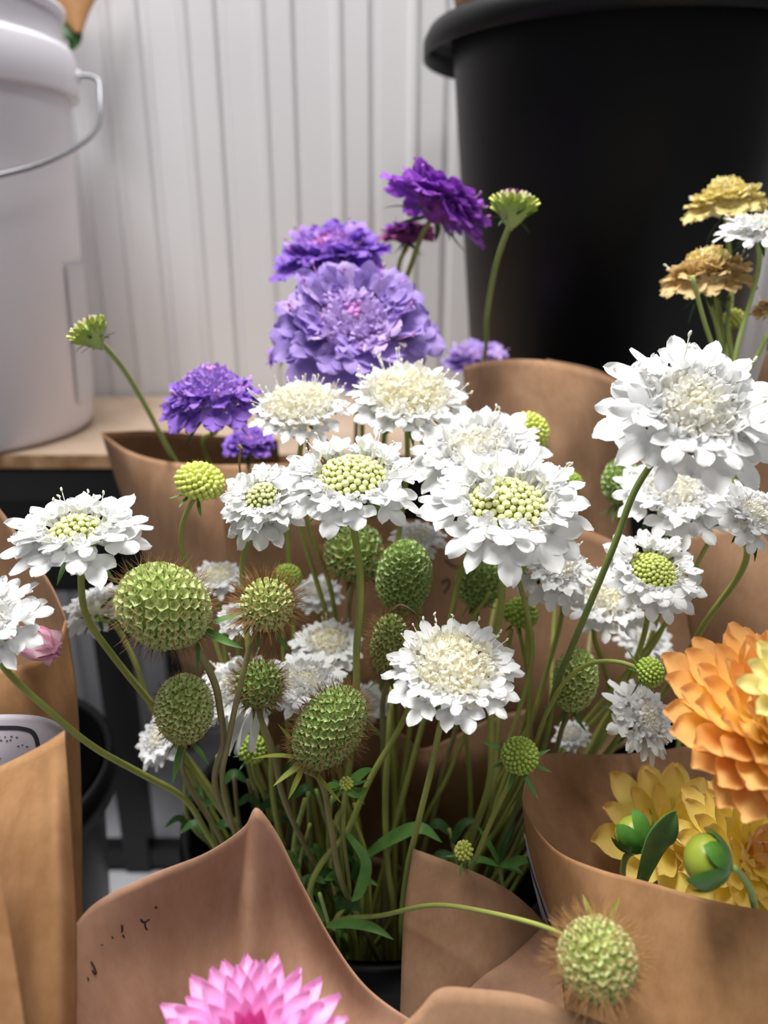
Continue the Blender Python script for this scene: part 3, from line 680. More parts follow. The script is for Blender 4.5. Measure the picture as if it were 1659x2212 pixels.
def green_bud(label, px, py, d, wpx, axis, vis, flat=.8, n=110, m='budgreen', bucket='main', seed=0, bracts=8, brlen=.9, stemr=.0016, stemm='stem', fuzz=True):
    rng = random.Random(seed * 5 + int(px)); b = wpx / F * d / 2; ax = DIR(axis); c = P(px, py, d)
    if vis and len(vis[0]) == 2:
        k_ = len(vis); vis = [(x, y, d + .004 + max(.004, min(.05, .488 - d)) * (i + 1) / k_) for i, (x, y) in enumerate(vis)]
    pts, base = stem_path(c - ax * b * flat * 1.05, vis, bucket, rng, d)
    root = thing('scabiosa_bud', base, label, 'flower bud', 'green scabiosa buds')
    pts.insert(0, c - ax * b * flat * .5); stem_obj(root, pts, stemr, stemm)
    Wh = Matrix.Translation(-base) @ frame(c, ax, rng.random() * 6); mb = MB()
    ball(mb, (0, 0, 0), b * .9, 8, 12, sz=flat); solid(root, c, b)
    obj('core', mb.mesh('core', 'core'), root, Wh); mb = MB(); fz = MB()
    for i in range(n):
        z = 1 - 1.62 * (i + .5) / n; rr = (1 - z * z) ** .5; az = i * PHI; r = b * 1.62 / n ** .5 * rng.uniform(.85, 1.1) * .95
        p = Vector((b * .9 * rr * cos(az), b * .9 * rr * sin(az), b * .9 * z * flat)); nr = Vector((p.x, p.y, p.z / flat ** 2)).normalized()
        ball(mb, (0, 0, 0), r, 4, 6, M=frame(p, nr), sz=1.3)
        if fuzz: tube([p, p + (nr + Vector((rng.uniform(-.3, .3), rng.uniform(-.3, .3), rng.uniform(-.3, .3)))) * b * .28], .00008, 3, fz, cap=False)
    tag(obj('bud_cluster', mb.mesh('bud_cluster', m), root, Wh), None, None, kind='stuff')
    if fuzz: tag(obj('bristles', fz.mesh('bristles', 'bristlegreen'), root, Wh), None, None, kind='stuff')
    for k in range(bracts):
        az = 2 * pi * k / bracts + rng.uniform(-.25, .25)
        M = Wh @ Matrix.Translation((0, 0, -b * flat * .75)) @ rotm(az, rng.uniform(-.45, .35)) @ Matrix.Translation((b * .3, 0, 0)) @ Matrix.Scale(b * 1.5 * brlen * rng.uniform(.75, 1.15), 4)
        obj('bract', bract_mesh(k % 4, 'leaf'), root, M)
    return root
def cup_bud(label, px, py, d, wpx, axis, vis, bucket, seed=0):
    """half-open bud seen from the side: bowl of green florets on a pale base"""
    rng = random.Random(seed); b = wpx / F * d / 2; ax = DIR(axis); c = P(px, py, d)
    k_ = len(vis); vis = [(x, y, d + .13 * ((i + 1) / k_)) for i, (x, y) in enumerate(vis)]
    pts, base = stem_path(c - ax * b * .95, vis, bucket, rng, d)
    root = thing('scabiosa_bud', base, label, 'flower bud', 'green scabiosa buds'); pts.insert(0, c - ax * b * .5); stem_obj(root, pts, .0021, 'stembright')
    Wh = Matrix.Translation(-base) @ frame(c, ax, rng.random() * 6)
    obj('calyx', lathe([(r * b, z * b) for r, z in ((.05, -1.0), (.22, -.92), (.5, -.6), (.78, -.2), (.85, .05), (.6, .3), (.01, .42))], 18).mesh('calyx', 'stembright'), root, Wh)
    for row, (nn, rad, zz, pit, sc) in enumerate(((16, .55, -.45, .95, .75), (18, .72, -.12, 1.05, .62), (14, .5, .15, 1.25, .5))):
        for k in range(nn):
            mbm = cached(('fl', row), lambda: _scale_floret(row))
            M = Wh @ Matrix.Rotation(2 * pi * (k + rng.uniform(-.2, .2)) / nn, 4, 'Z') @ Matrix.Translation((rad * b, 0, zz * b)) @ rotm(0, pit + rng.uniform(-.15, .15)) @ Matrix.Scale(b * sc, 4)
            obj('young_floret', mbm, root, M)
    mb = MB()
    for i in range(60):
        rr = (i / 60) ** .5 * .45; az = i * PHI
        tube([Vector((rr * cos(az), rr * sin(az), .3)) * b, Vector((rr * 1.3 * cos(az), rr * 1.3 * sin(az), .3 + rng.uniform(.25, .45))) * b], b * .02, 4, mb)
    tag(obj('bristles', mb.mesh('bristles', 'maroon'), root, Wh), None, None, kind='stuff')
    for k in range(7):
        M = Wh @ Matrix.Translation((0, 0, -b * .55)) @ rotm(2 * pi * k / 7, rng.uniform(-.3, .5)) @ Matrix.Translation((b * .4, 0, 0)) @ Matrix.Scale(b * rng.uniform(.7, 1.0), 4)
        obj('bract', bract_mesh(k % 4, 'leafdark'), root, M)
def _scale_floret(row):
    mb = MB(); lobe(mb, 1, .5, None, random.Random(row), -.1, -.25, .02, 6, 4, .9, base=.6)
    return mb.mesh('young_floret', ('budgreen', 'budyellow', 'creamy')[row])

def dahlia(label, px, py, d, rpx, axis, pal, n=80, wid=.42, tip=.5, vis=(), bucket='right', seed=0, flatness=1.0, core=None, cup=.55, name='dahlia', lmax=.72):
    rng = random.Random(seed); R = rpx / F * d; ax = DIR(axis); c = P(px, py, d)
    pts, base = stem_path(c - ax * R * .45, [q if len(q) == 3 else (q[0], q[1], d + .05) for q in vis], bucket, rng, d)
    root = thing(name, base, label, 'flower', 'dahlias'); pts.insert(0, c - ax * R * .1); stem_obj(root, pts, .0024, 'stem')
    Wh = Matrix.Translation(-base) @ frame(c, ax, rng.random() * 6)
    mb = MB(); ball(mb, (0, 0, 0), R * .3, 8, 12, sz=.8); solid(root, c, R * .5); obj('receptacle', mb.mesh('receptacle', core or pal[-1]), root, Wh)
    mesh = {}
    for v in range(4):
        for m in pal:
            mb = MB(); lobe(mb, 1, wid, None, random.Random(v + 50), .22, cup, .018, 8, 7, tip, base=.35); mesh[v, m] = mb.mesh('petal', m)
    for i in range(n):
        f = i / (n - 1); az = i * PHI; rr = f ** .5
        pitch = math.radians(88 - 100 * rr * flatness); ln = R * (.30 + (lmax - .30) * rr) * rng.uniform(.93, 1.07)
        m = pal[0] if len(pal) == 1 else (pal[-1] if f < .14 else pal[0] if (len(pal) < 3 or rng.random() < .7) else pal[1])
        M = Wh @ Matrix.Rotation(az, 4, 'Z') @ Matrix.Translation((R * .28 * rr, 0, R * (.18 - .26 * rr * rr))) @ rotm(0, pitch + rng.uniform(-.08, .08), rng.uniform(-.15, .15)) @ Matrix.Scale(ln, 4)
        obj('petal', mesh[rng.randrange(4), m], root, M)
    return root

# ------------------------------------------------------------------ white scabiosas
W = lambda *a, **k: scabiosa(*a, **k)
U = ('white', 'white', 'cream'); UC = ('white', 'cream', 'creamy')
W('white scabiosa with wide dome of lime buds on a kinked bare stem', 762, 1040, .352, 312, (.02, .74, .67), [(765, 1145, .366), (777, 1225, .372), (778, 1310, .375), (770, 1400, .385), (770, 1490, .395)], disc=.46, seed=1, stemr=.0022)
W('ruffled white scabiosa with lime buds and a few opened tiny florets in its centre', 1095, 1098, .348, 372, (-.03, .72, .69), [(1085, 1205, .364), (1085, 1290, .372), (1070, 1390, .38), (1060, 1560, .40), (1055, 1700, .42)], disc=.42, seed=2, stemr=.0021, opened=4)
W('white scabiosa tucked behind the ruffled one with opened florets in its centre', 1030, 985, .402, 310, (-.12, .74, .66), [(1045, 1130, .425), (1000, 1220, .43), (975, 1330, .44)], 'cream', U, disc=.42, seed=3)
W('white scabiosa with cream dome and long stamens below the lavender flower', 882, 868, .434, 282, (.06, .76, .65), [(880, 1000, .452), (868, 1110, .454), (856, 1220, .455)], 'cream', UC, disc=.54, seed=4, stam=34, dome=.36, full=1.15)
W('cream domed scabiosa between the lavender flower and the lower purple one', 650, 888, .43, 222, (-.05, .80, .60), [(645, 1000, .455), (622, 1150, .475)], 'cream', UC, disc=.60, seed=5, stam=40, dome=.45, full=1.2)
W('puffy white scabiosa with lime buds turned aside and green bracts below', 572, 1085, .375, 215, (-.18, .55, .81), [(527, 1190, .385), (527, 1290, .392), (535, 1400, .394), (548, 1560, .402)], disc=.36, seed=6, droop=.2, dome=.42, puff=1)
W('flat-topped white scabiosa with small lime centre on a curved stem beside the rack leg', 168, 1160, .352, 312, (0, .88, .47), [(175, 1255, .362), (185, 1330, .367), (235, 1405, .375), (290, 1475, .383), (335, 1530, .392), (410, 1650, .42)], disc=.36, seed=7, stemr=.0021)
W('white scabiosa with broad smooth petals in front of the pink bud', -15, 1352, .325, 250, (-.25, .62, .74), [(0, 1430, .342), (100, 1530, .351), (200, 1612, .372), (300, 1668, .40), (400, 1722, .42), (450, 1790, .44)], 'cream', U, disc=.36, seed=8, stemr=.002)
W('blurred white scabiosa seen from behind next to the largest seed head', 205, 1320, .435, 150, (-.62, .62, -.48), [(250, 1350), (300, 1430), (335, 1500)], 'cream', U, disc=.42, seed=9, split=False, stam=0, stemm='stem')
W('small blurred white scabiosa behind the round bristly seed head', 470, 1250, .47, 125, (0, .85, .5), [(480, 1330)], 'cream', UC, disc=.48, seed=10, split=False, stam=0)
W('white scabiosa with full cream centre and separate long petals above two pointed green bracts', 980, 1452, .338, 302, (.0, .80, .60), [(950, 1572, .356), (932, 1660, .372), (905, 1770, .39), (880, 1880, .41), (868, 2020, .43)], 'cream', UC, disc=.53, seed=11, stam=20, dome=.34, stemr=.0019, full=1.1)
W('largest white scabiosa with long outer petals and tiny lime centre before the black bucket', 1492, 892, .325, 408, (.03, .50, .86), [(1420, 985, .352), (1372, 1058, .356), (1330, 1170, .362), (1280, 1292, .37), (1235, 1400, .378), (1198, 1490, .392), (1160, 1640, .425), (1120, 1730, .445)], 'cream', U, disc=.40, seed=12, stemr=.0019, stemm='stemdark', dome=.28)
W('white scabiosa half hidden under the largest white flower', 1455, 1072, .418, 262, (-.02, .74, .67), [(1450, 1170, .44), (1436, 1270, .45), (1398, 1400, .46), (1330, 1530, .473)], 'cream', U, disc=.42, seed=13, stam=10, split=False)
W('white scabiosa over light kraft wrap with its long straight stem', 1628, 1118, .365, 200, (.25, .66, .71), [(1612, 1210, .378), (1520, 1350, .415), (1440, 1488, .455), (1340, 1600, .485)], 'cream', U, disc=.40, seed=14, split=False, stemr=.002)
W('white scabiosa with round pale green disc above the nodding lime bud', 1408, 1238, .385, 226, (.06, .62, .78), [(1398, 1340, .404), (1376, 1420, .415), (1330, 1530, .44)], disc=.42, seed=15, split=False)
W('white scabiosa hidden behind the ruffled flower, drooping to the long dark stem', 1196, 1228, .40, 196, (.25, .68, .69), [(1215, 1320)], 'cream', U, disc=.40, seed=16, droop=.35, split=False)
W('white scabiosa with cream centre crossed by the long dark stem', 1318, 1298, .432, 206, (-.05, .78, .62), [(1282, 1360, .448), (1308, 1450, .458), (1320, 1520, .466), (1290, 1600, .48)], 'cream', UC, disc=.44, seed=17, split=False)
W('white scabiosa facing aside beneath the nodding lime bud', 1385, 1552, .395, 190, (.58, .45, .68), [(1330, 1600)], 'cream', U, disc=.40, seed=18, split=False)
W('white scabiosa with buds behind the bent stem, between bristly seed heads', 708, 1395, .448, 165, (.02, .86, .50), [(705, 1480)], 'cream', UC, disc=.46, seed=19, split=False, stam=26)
W('white scabiosa with tiny funnel florets above the slanted seed head', 658, 1478, .404, 190, (.05, .84, .54), [(650, 1570)], 'cream', U, disc=.44, seed=20, split=False)
W('white scabiosa partly hidden behind the dark bristly seed head', 520, 1490, .428, 210, (-.1, .80, .59), [(530, 1600)], 'cream', U, disc=.40, seed=21, droop=.5, split=False)
W('small white scabiosa peeping out behind the upright seed head by the rack leg', 350, 1595, .45, 135, (-.55, .55, .62), [(400, 1650)], 'cream', U, disc=.42, seed=22, split=False, stam=0)
W('small faded white scabiosa behind the greenest upright seed head', 905, 1165, .47, 130, (.1, .88, .46), [(910, 1260)], 'cream', U, disc=.44, seed=24, split=False, stam=0)
W('blurred white scabiosa deep between the twin green stems', 685, 1285, .50, 118, (0, .84, .54), [(690, 1370)], 'cream', U, disc=.44, seed=25, split=False, stam=0)
W('tiny blurred white scabiosa low behind the kraft edge', 1235, 1590, .46, 86, (-.3, .84, .46), [(1240, 1660)], 'cream', U, disc=.44, seed=26, split=False, stam=0)
W('white scabiosa between the two tan flowers before the black bucket', 1640, 498, .44, 185, (-.15, .88, .45), [(1640, 570, .447), (1615, 670, .452), (1590, 765, .456)], 'cream', U, disc=.42, seed=27, bucket='rearright', stemm='stembright', split=False)
W('blurred white scabiosa behind the round bristly seed head, petals just showing', 520, 1335, .42, 110, (0, .8, .6), [(520, 1420)], 'cream', U, disc=.42, seed=28, split=False, stam=0)
W('shaded white scabiosa below the pale green disc flower', 1392, 1385, .484, 130, (.1, .7, .7), [(1390, 1450)], 'cream', U, disc=.42, seed=30, split=False, stam=0)
W('dim white scabiosa deep behind the full cream one', 790, 1520, .497, 105, (0, .7, .7), [(840, 1580)], 'cream', U, disc=.42, seed=31, split=False, stam=0)

# ------------------------------------------------------------------ purple and tan scabiosas
pk = dict(name='purple_scabiosa', group='purple scabiosa flowers', bucket='rear', stam=12, puff=1.6)
LV = ('lav', 'lavpale', 'lavpale'); VI = ('violet', 'violetpale', 'violetpale'); MG = ('magenta', 'magenta', 'magentapale')
scabiosa('large lavender scabiosa with pale centre and pink specks above the cream flowers', 765, 712, .486, 385, (.03, .55, .83), [(780, 860)], 'cream', LV, disc=.44, seed=41, dome=.3, **pk)
scabiosa('violet scabiosa behind the large lavender one, in front of the white wall', 715, 560, .545, 268, (-.15, .82, .55), [(760, 680)], 'cream', ('violet', 'violetpale', 'pinkbud'), disc=.42, seed=42, split=False, dome=.32, **pk)
scabiosa('deep purple scabiosa tilted on its stem before the black bucket edge', 945, 448, .515, 262, (.50, .84, .20), [(915, 500, .52), (885, 580, .54), (865, 640, .558)], 'cream', MG, disc=.44, seed=43, split=False, dome=.36, stemr=.0021, droop=.1, **pk)
scabiosa('maroon half-open scabiosa behind the tilted purple one', 880, 512, .565, 140, (-.02, .97, .22), [(865, 560, .575), (857, 620, .585)], 'cream', ('maroon', 'magenta', 'maroon'), disc=.5, seed=44, split=False, dome=.4, full=.8, **pk)
scabiosa('purple scabiosa seen from the side, lowest by the kraft corner', 460, 870, .455, 246, (-.05, .93, .36), [(468, 930, .487), (445, 985, .58)], 'cream', VI, disc=.5, seed=45, split=False, dome=.62, droop=.3, **pk)
scabiosa('blurred violet scabiosa behind the tall kraft wrap and green stem', 1030, 785, .64, 165, (0, .85, .5), [(1030, 850)], 'cream', LV, disc=.42, seed=46, split=False, **pk)
scabiosa('small violet scabiosa under the lowest purple flower', 540, 960, .512, 120, (.1, .8, .55), [(532, 984, .55), (534, 1000, .585), (532, 1090, .62)], 'cream', VI, disc=.42, seed=47, split=False, **pk)
scabiosa('small pinkish purple scabiosa peeking out beside the large lavender one', 618, 762, .515, 105, (-.5, .75, .4), [(640, 830)], 'cream', ('violetpale', 'magenta', 'violetpale'), disc=.42, seed=48, split=False, **pk)
ck = dict(name='tan_scabiosa', group='tan scabiosa flowers', bucket='rearright', stam=10, stemm='stembright', puff=2)
scabiosa('yellow cream scabiosa, uppermost in front of the black bucket', 1568, 448, .50, 186, (-.15, .95, .28), [(1575, 540), (1580, 650)], 'cream', ('yellowc', 'yellowc', 'yellowc'), disc=.5, seed=51, split=False, dome=.62, droop=.2, **ck)
scabiosa('tan scabiosa with drooping petals below the yellow cream one', 1528, 606, .47, 215, (-.12, .96, .25), [(1545, 690, .475), (1562, 770, .48)], 'cream', ('tan', 'tan', 'yellowc'), disc=.46, seed=52, split=False, dome=.62, droop=.2, **ck)
scabiosa('tan scabiosa cut by the frame edge beside the light green stems', 1676, 672, .465, 112, (0, .95, .3), [(1660, 760)], 'cream', ('tan', 'tan', 'tan'), disc=.46, seed=53, split=False, dome=.4, droop=.25, **ck)

# ------------------------------------------------------------------ buds
cup_bud('half-open green bud on a bare arching stem in front of the white pail', 193, 718, .44, 82, (-.55, .78, .1), [(216, 738), (262, 790), (312, 872), (350, 945), (380, 1000)], 'rear', 61)
cup_bud('half-open green bud with maroon tuft standing against the black bucket', 1110, 446, .475, 92, (.12, .98, .15), [(1100, 490), (1072, 570), (1052, 680), (1044, 785)], 'rear', 62)
G = green_bud
G('flat lime bud with tiny knobs in front of the kraft corner', 432, 1040, .395, 104, (.25, .85, .46), [(418, 1080, .40), (393, 1135, .41), (393, 1190, .42), (412, 1235, .43)], .68, 120, 'budyellow', seed=1, brlen=.6)
G('bright lime knobbly bud with spread bracts before the tall kraft wrap', 1140, 935, .452, 92, (.35, .65, .67), [(1140, 1040)], .95, 150, 'budyellow', seed=2, brlen=1.0)
G('round knobbly bud with long thin bracts over the kraft fold', 1123, 1632, .352, 80, (.08, .62, .78), [(1100, 1690, .366), (1060, 1775, .38), (1012, 1890, .40)], .9, 130, seed=3, brlen=1.15)
G('nodding lime bud at the end of an arching stem', 1404, 1452, .362, 62, (.72, .15, .68), [(1372, 1441, .365), (1330, 1429, .37), (1272, 1433, .378), (1222, 1468, .385), (1185, 1540, .40), (1155, 1640, .43), (1110, 1730, .45)], .9, 100, seed=4, brlen=1.0, stemr=.0014)
G('blurred green bud between stems under the ruffled white flower', 1125, 1325, .435, 72, (.1, .85, .5), [(1130, 1400), (1140, 1530)], .85, 90, seed=5, brlen=.7)
G('tiny green bud before the shaded kraft wrap', 1236, 1038, .46, 40, (.3, .8, .5), [(1230, 1120)], .8, 60, seed=6, brlen=1.2, fuzz=False)
G('dark green knobbly bud low among shaded stems', 545, 1618, .41, 62, (.1, .8, .6), [(550, 1680), (575, 1760)], .9, 80, seed=7, brlen=.8)
G('smooth blurred green bud behind the round bristly seed head', 620, 1247, .455, 64, (0, .8, .6), [(612, 1330, .462)], .75, 120, seed=8, brlen=.4, fuzz=False)
G('small dark green bud under the petals of the ruffled white flower', 1115, 1218, .385, 44, (0, .6, .8), [(1125, 1270, .389), (1140, 1330, .393), (1148, 1430, .405)], .9, 60, seed=9, brlen=.9)
G('pale closed bud low among the green leaves', 1002, 1838, .375, 36, (0, .9, .4), [(1005, 1880)], 1.2, 40, 'budyellow', seed=10, brlen=1.5, bracts=5, fuzz=False)
G('small yellow green bud between the light stems of the tan flowers', 1585, 690, .495, 42, (.2, .9, .3), [(1580, 760)], 1.0, 60, 'budyellow', bucket='rearright', seed=11, brlen=.5, fuzz=False)
G('tiny budding side shoot under the slanted seed head', 748, 1692, .365, 26, (.1, .9, .4), [(740, 1760), (735, 1830)], .9, 30, 'budyellow', seed=12, brlen=2.4, bracts=6, fuzz=False)

# ------------------------------------------------------------------ seed heads
SH_ = seed_head
SH_('largest egg-shaped seed head tilted beside the flat-topped flower', 355, 1310, .342, 212, 172, (-.66, .52, .54), [(425, 1392, .352), (455, 1455, .358), (470, 1530, .366), (484, 1605, .376), (470, 1720, .41)], 215, .48, 3, 'cup', 'star', 'bristle', seed=1, stemr=.0021, brs=1.6)
SH_('round seed head with a dense halo of brown bristles', 577, 1306, .342, 108, 108, (.10, .70, .70), [(550, 1372, .352), (520, 1475, .356), (492, 1598, .37), (480, 1700, .40)], 130, .82, 6, 'cuppale', 'star', 'bristle', seed=2, stemr=.0017, bracts=4, spread=.28, brs=1.3)
SH_('upright egg-shaped seed head with short bristles by the rack leg', 398, 1532, .362, 168, 116, (.10, .86, .50), [(393, 1630), (402, 1690)], 185, .38, 3, 'cup', 'star', 'bristle', seed=3, brm='leaf', brs=1.4)
SH_('slanted long seed head with rusty bristles and yellow-tipped bracts', 712, 1572, .352, 208, 134, (.55, .80, .24), [(690, 1680, .37), (715, 1790, .39), (735, 1900, .41)], 260, .46, 4, 'cupgreen', 'star', 'bristle', seed=4, brm='leafyellow', bracts=7, brs=1.7)
SH_('greenest upright seed head under the cream-centred stems', 873, 1247, .41, 172, 112, (.10, .92, .38), [(862, 1350)], 210, .28, 2, 'cupgreen', 'stargreen', 'bristlegreen', seed=5, split=False)
SH_('narrow brown-bristled seed head with dry curled threads beside the full cream flower', 842, 1395, .40, 152, 76, (.06, .9, .42), [(830, 1500, .425)], 150, .7, 6, 'cup', 'star', 'bristle', seed=6, split=False, spread=.5)
SH_('dark bristly seed head hidden behind the kinked stem', 765, 1192, .44, 118, 122, (0, .8, .6), [(755, 1300), (750, 1400)], 120, .5, 7, 'cupgreen', 'stargreen', 'bristle', seed=7, split=False)
SH_('dark green bristly seed head with withered tufts under the round haloed one', 560, 1478, .374, 92, 96, (.05, .85, .52), [(560, 1540, .382), (590, 1620, .392), (610, 1720, .408)], 110, .6, 7, 'cupgreen', 'stargreen', 'bristle', seed=8, split=False)
SH_('soft green seed head behind the long dark stem', 1243, 1470, .405, 150, 86, (.05, .9, .42), [(1215, 1570, .43), (1195, 1640, .45)], 140, .28, 3, 'cup', 'star', 'bristlegreen', seed=9, split=False)
SH_('blurred seed head under the largest white flower before dark wrap', 1340, 1040, .468, 96, 70, (0, .95, .3), [(1340, 1130)], 100, .25, 3, 'cupgreen', 'stargreen', 'bristlegreen', seed=10, split=False)
SH_('bristly seed head leaning out on a long arching stem over the kraft wrap', 1290, 2072, .272, 172, 162, (-.28, -.10, .95), [(1262, 2040, .292), (1190, 2007, .30), (1060, 1972, .325), (940, 1955, .355), (830, 1978, .39), (720, 2010, .43)], 210, .62, 4, 'cuppale', 'star', 'bristletan', seed=11, bracts=5, brm='leafyellow', stemr=.0013, stemm='stem')
SH_('dark blurred seed head in the shade below the ruffled flower', 1035, 1258, .445, 105, 92, (.1, .9, .42), [(1020, 1330)], 110, .3, 3, 'cupgreen', 'stargreen', 'bristlegreen', seed=12, split=False)

# ------------------------------------------------------------------ dahlias
dahlia('pink dahlia with many pointed petals in the peaked kraft wrap', 545, 2285, .262, 186, (.02, .90, .44), ('dahliapink', 'dahliamag'), 85, .36, .35, bucket='front', seed=1, cup=.20, flatness=.95, lmax=.95)
dahlia('large orange dahlia with spoon-shaped petals', 1668, 1570, .30, 222, (.10, .60, .79), ('dahliaorange', 'dahliadeep', 'dahliaorange'), 105, .46, .9, vis=[(1700, 1650, .35), (1725, 1770, .395), (1722, 1900, .41)], seed=2, cup=.10, lmax=.84)
dahlia('pale yellow dahlia leaning over the orange one at the frame edge', 1722, 1478, .272, 118, (-.1, .5, .86), ('dahliapale',), 42, .5, .8, vis=[(1810, 1462, .268), (1910, 1500, .285), (1960, 1620, .315), (1950, 1820, .34)], seed=3, cup=.12, lmax=.8)
dahlia('yellow dahlia with loose petals behind the green leaf', 1462, 1815, .40, 165, (.10, .72, .68), ('dahliayellow', 'dahliapeach', 'dahliayellow'), 40, .52, .8, vis=[(1482, 1890, .404), (1500, 1970, .396), (1530, 2080, .39)], seed=4, cup=.12, lmax=.86)
dahlia('peach and yellow dahlia behind the shiny closed bud', 1622, 1856, .350, 168, (.05, .66, .75), ('dahliayellow', 'dahliayellow', 'dahliapeach'), 70, .44, .7, vis=[(1690, 1940, .385)], seed=5, cup=.14, lmax=.85)
def dahlia_bud(label, px, py, d, wpx, axis, vis, seed, n=6):
    rng = random.Random(seed); b = wpx / F * d / 2; ax = DIR(axis); c = P(px, py, d)
    pts, base = stem_path(c - ax * b * .95, vis, 'right', rng, d); root = thing('dahlia_bud', base, label, 'flower bud', 'dahlia buds'); stem_obj(root, pts, .0018, 'stembright')
    Wh = Matrix.Translation(-base) @ frame(c, ax, seed); mb = MB(); ball(mb, (0, 0, 0), b, 12, 18, sz=.86); solid(root, c, b); obj('bud_body', mb.mesh('bud_body', 'budball'), root, Wh)
    for k in range(n):
        mb = MB(); v = []; L = rng.uniform(1.7, 2.2); opn = rng.uniform(.1, .5) + (.5 if k == 1 else 0)
        for i in range(9):
            u = i / 8; th = -pi / 2 + u * L; r = b * (1.03 + .05 * u + opn * max(0, u - .45) ** 1.5 * 1.6); wd = .56 * (sin(pi * (.18 + .82 * u)) ** .7 if i < 8 else .02)
            for j in range(5):
                q = (j - 2) / 2; a = q * wd
                rr = r * cos(th); v.append((rr * cos(a) if abs(th) > .01 else r * cos(a), r * sin(a) * max(.35, cos(th)), r * .88 * sin(th) + (.03 * b * abs(q))))
        mb.add(v, grid_faces(9, 5)); obj('sepal', mb.mesh('sepal', 'sepal'), root, Wh @ Matrix.Rotation(2 * pi * k / n + .2, 4, 'Z'))
dahlia_bud('shiny closed green dahlia bud with curled sepals on an arching stem', 1527, 1858, .29, 112, (-.86, .12, -.42), [(1592, 1880, .292), (1615, 1910, .298), (1630, 1955, .305), (1642, 2060, .310)], 3)
dahlia_bud('dark green dahlia bud behind the folded leaf', 1368, 1802, .346, 84, (-.35, .45, -.75), [(1352, 1850, .352), (1350, 1930, .36)], 5)
lf = thing('dahlia_leaf', P(1372, 1900, .345), 'dull green leaf standing between the dark bud and yellow dahlia', 'leaf')
mb = MB(); leaf_mesh(mb, [p - lf.location for p in cat_rom([P(1372, 1960, .352), P(1385, 1890, .336), P(1410, 1820, .327), P(1438, 1780, .325), P(1460, 1752, .325)], 5)], .0155, DIR((.5, .2, .9)), fold=.35, nv=5, point=1.25)
o = obj('blade', mb.mesh('blade', 'leaf'), lf); md = o.modifiers.new('thickness', 'SOLIDIFY'); md.thickness = .0004
# pink bud in the left wrap
t = thing('pink_flower_bud', P(60, 1560, .40), 'pink half-closed flower bud behind the broad white petals', 'flower bud')
Wh = Matrix.Translation(-t.location) @ frame(P(30, 1368, .375), DIR((.86, -.28, .3)), 0)
rng = random.Random(4)
for k in range(9):
    mb = MB(); lobe(mb, .026, .016, None, random.Random(k), .12, .5, .02, 8, 5, .3); obj('petal', mb.mesh('petal', 'petalpink'), t, Wh @ Matrix.Rotation(k * 2.4, 4, 'Z') @ Matrix.Translation((.002, 0, -.002)) @ Matrix.Rotation(-math.radians(60 + 2.2 * (9 - k)), 4, 'Y'))
stem_obj(t, [P(32, 1368, .376), P(0, 1400, .40), P(-10, 1480, .41), P(-10, 1600, .43), BK['left'] + Vector((.02, -.02, .045))], .002)

# ------------------------------------------------------------------ loose leaves and shoots in the buckets
rs = random.Random(99)
def shoot(label, pts, leaves, rad=.0013, m='stem', bucket='main'):
    V = [P(*q) for q in pts]; b_ = BK[bucket]; V.append(b_ + Vector((rs.uniform(-.06, .06), rs.uniform(-.07, .0) if bucket == 'main' else rs.uniform(-.04, .04), .045)))
    root = thing('leafy_shoot', V[-1], label, 'plant stem', 'leafy green shoots in the bucket')
    stem_obj(root, V, rad, m)
    for k, (lp, wd, lm) in enumerate(leaves):
        mb = MB(); leaf_mesh(mb, [p - root.location for p in cat_rom([P(*q) for q in lp], 5)], wd, DIR((.1, .7, .7)), fold=.3); LEAVES.append((obj('leaf', mb.mesh('leaf', lm), root), root, P(*lp[0])))
    return root
shoot('shoot with a long arched leaf over the shaded kraft flap', [(760, 1760, .42), (790, 1840, .425), (800, 1960, .44), (800, 2060, .47)], [([(790, 1850, .425), (850, 1810, .415), (910, 1790, .41), (955, 1820, .41)], .0075, 'leaf'), ([(775, 1850, .424), (745, 1790, .42), (715, 1785, .415), (700, 1815, .41)], .008, 'leaf')])
shoot('pale shoot with narrow leaves above the bucket rim', [(690, 1930, .40), (705, 1980, .41), (720, 2030, .43), (730, 2090, .46)], [([(705, 2000, .405), (760, 1985, .40), (810, 1990, .395), (850, 2010, .39)], .005, 'leaf'), ([(700, 1990, .41), (680, 1960, .405), (665, 1960, .40)], .004, 'leaf'), ([(720, 2010, .41), (730, 1980, .405), (745, 1965, .40)], .003, 'leafyellow')], m='stembright')
shoot('star-shaped tuft of narrow leaves by the kraft fold', [(1080, 1870, .41), (1085, 1920, .42), (1070, 2020, .46)], [([(1080, 1870, .41), (1030, 1865, .405), (1005, 1890, .40)], .0045, 'leaf'), ([(1080, 1870, .41), (1120, 1850, .405), (1150, 1838, .40)], .005, 'leaf'), ([(1080, 1870, .41), (1060, 1820, .41), (1040, 1780, .41)], .0035, 'leaf'), ([(1080, 1870, .41), (1105, 1880, .405), (1120, 1895, .40)], .0035, 'leaf'), ([(1080, 1870, .41), (1090, 1830, .41), (1120, 1780, .41)], .003, 'leafdark')])
shoot('dark leafy shoot behind the pale closed bud', [(970, 1790, .43), (985, 1860, .435), (990, 1990, .47)], [([(972, 1800, .43), (945, 1780, .43), (930, 1790, .43)], .006, 'leafdark'), ([(975, 1820, .43), (1000, 1780, .43), (1030, 1770, .43)], .005, 'leafdark'), ([(980, 1850, .43), (950, 1850, .43), (930, 1880, .43)], .006, 'leafdark')])
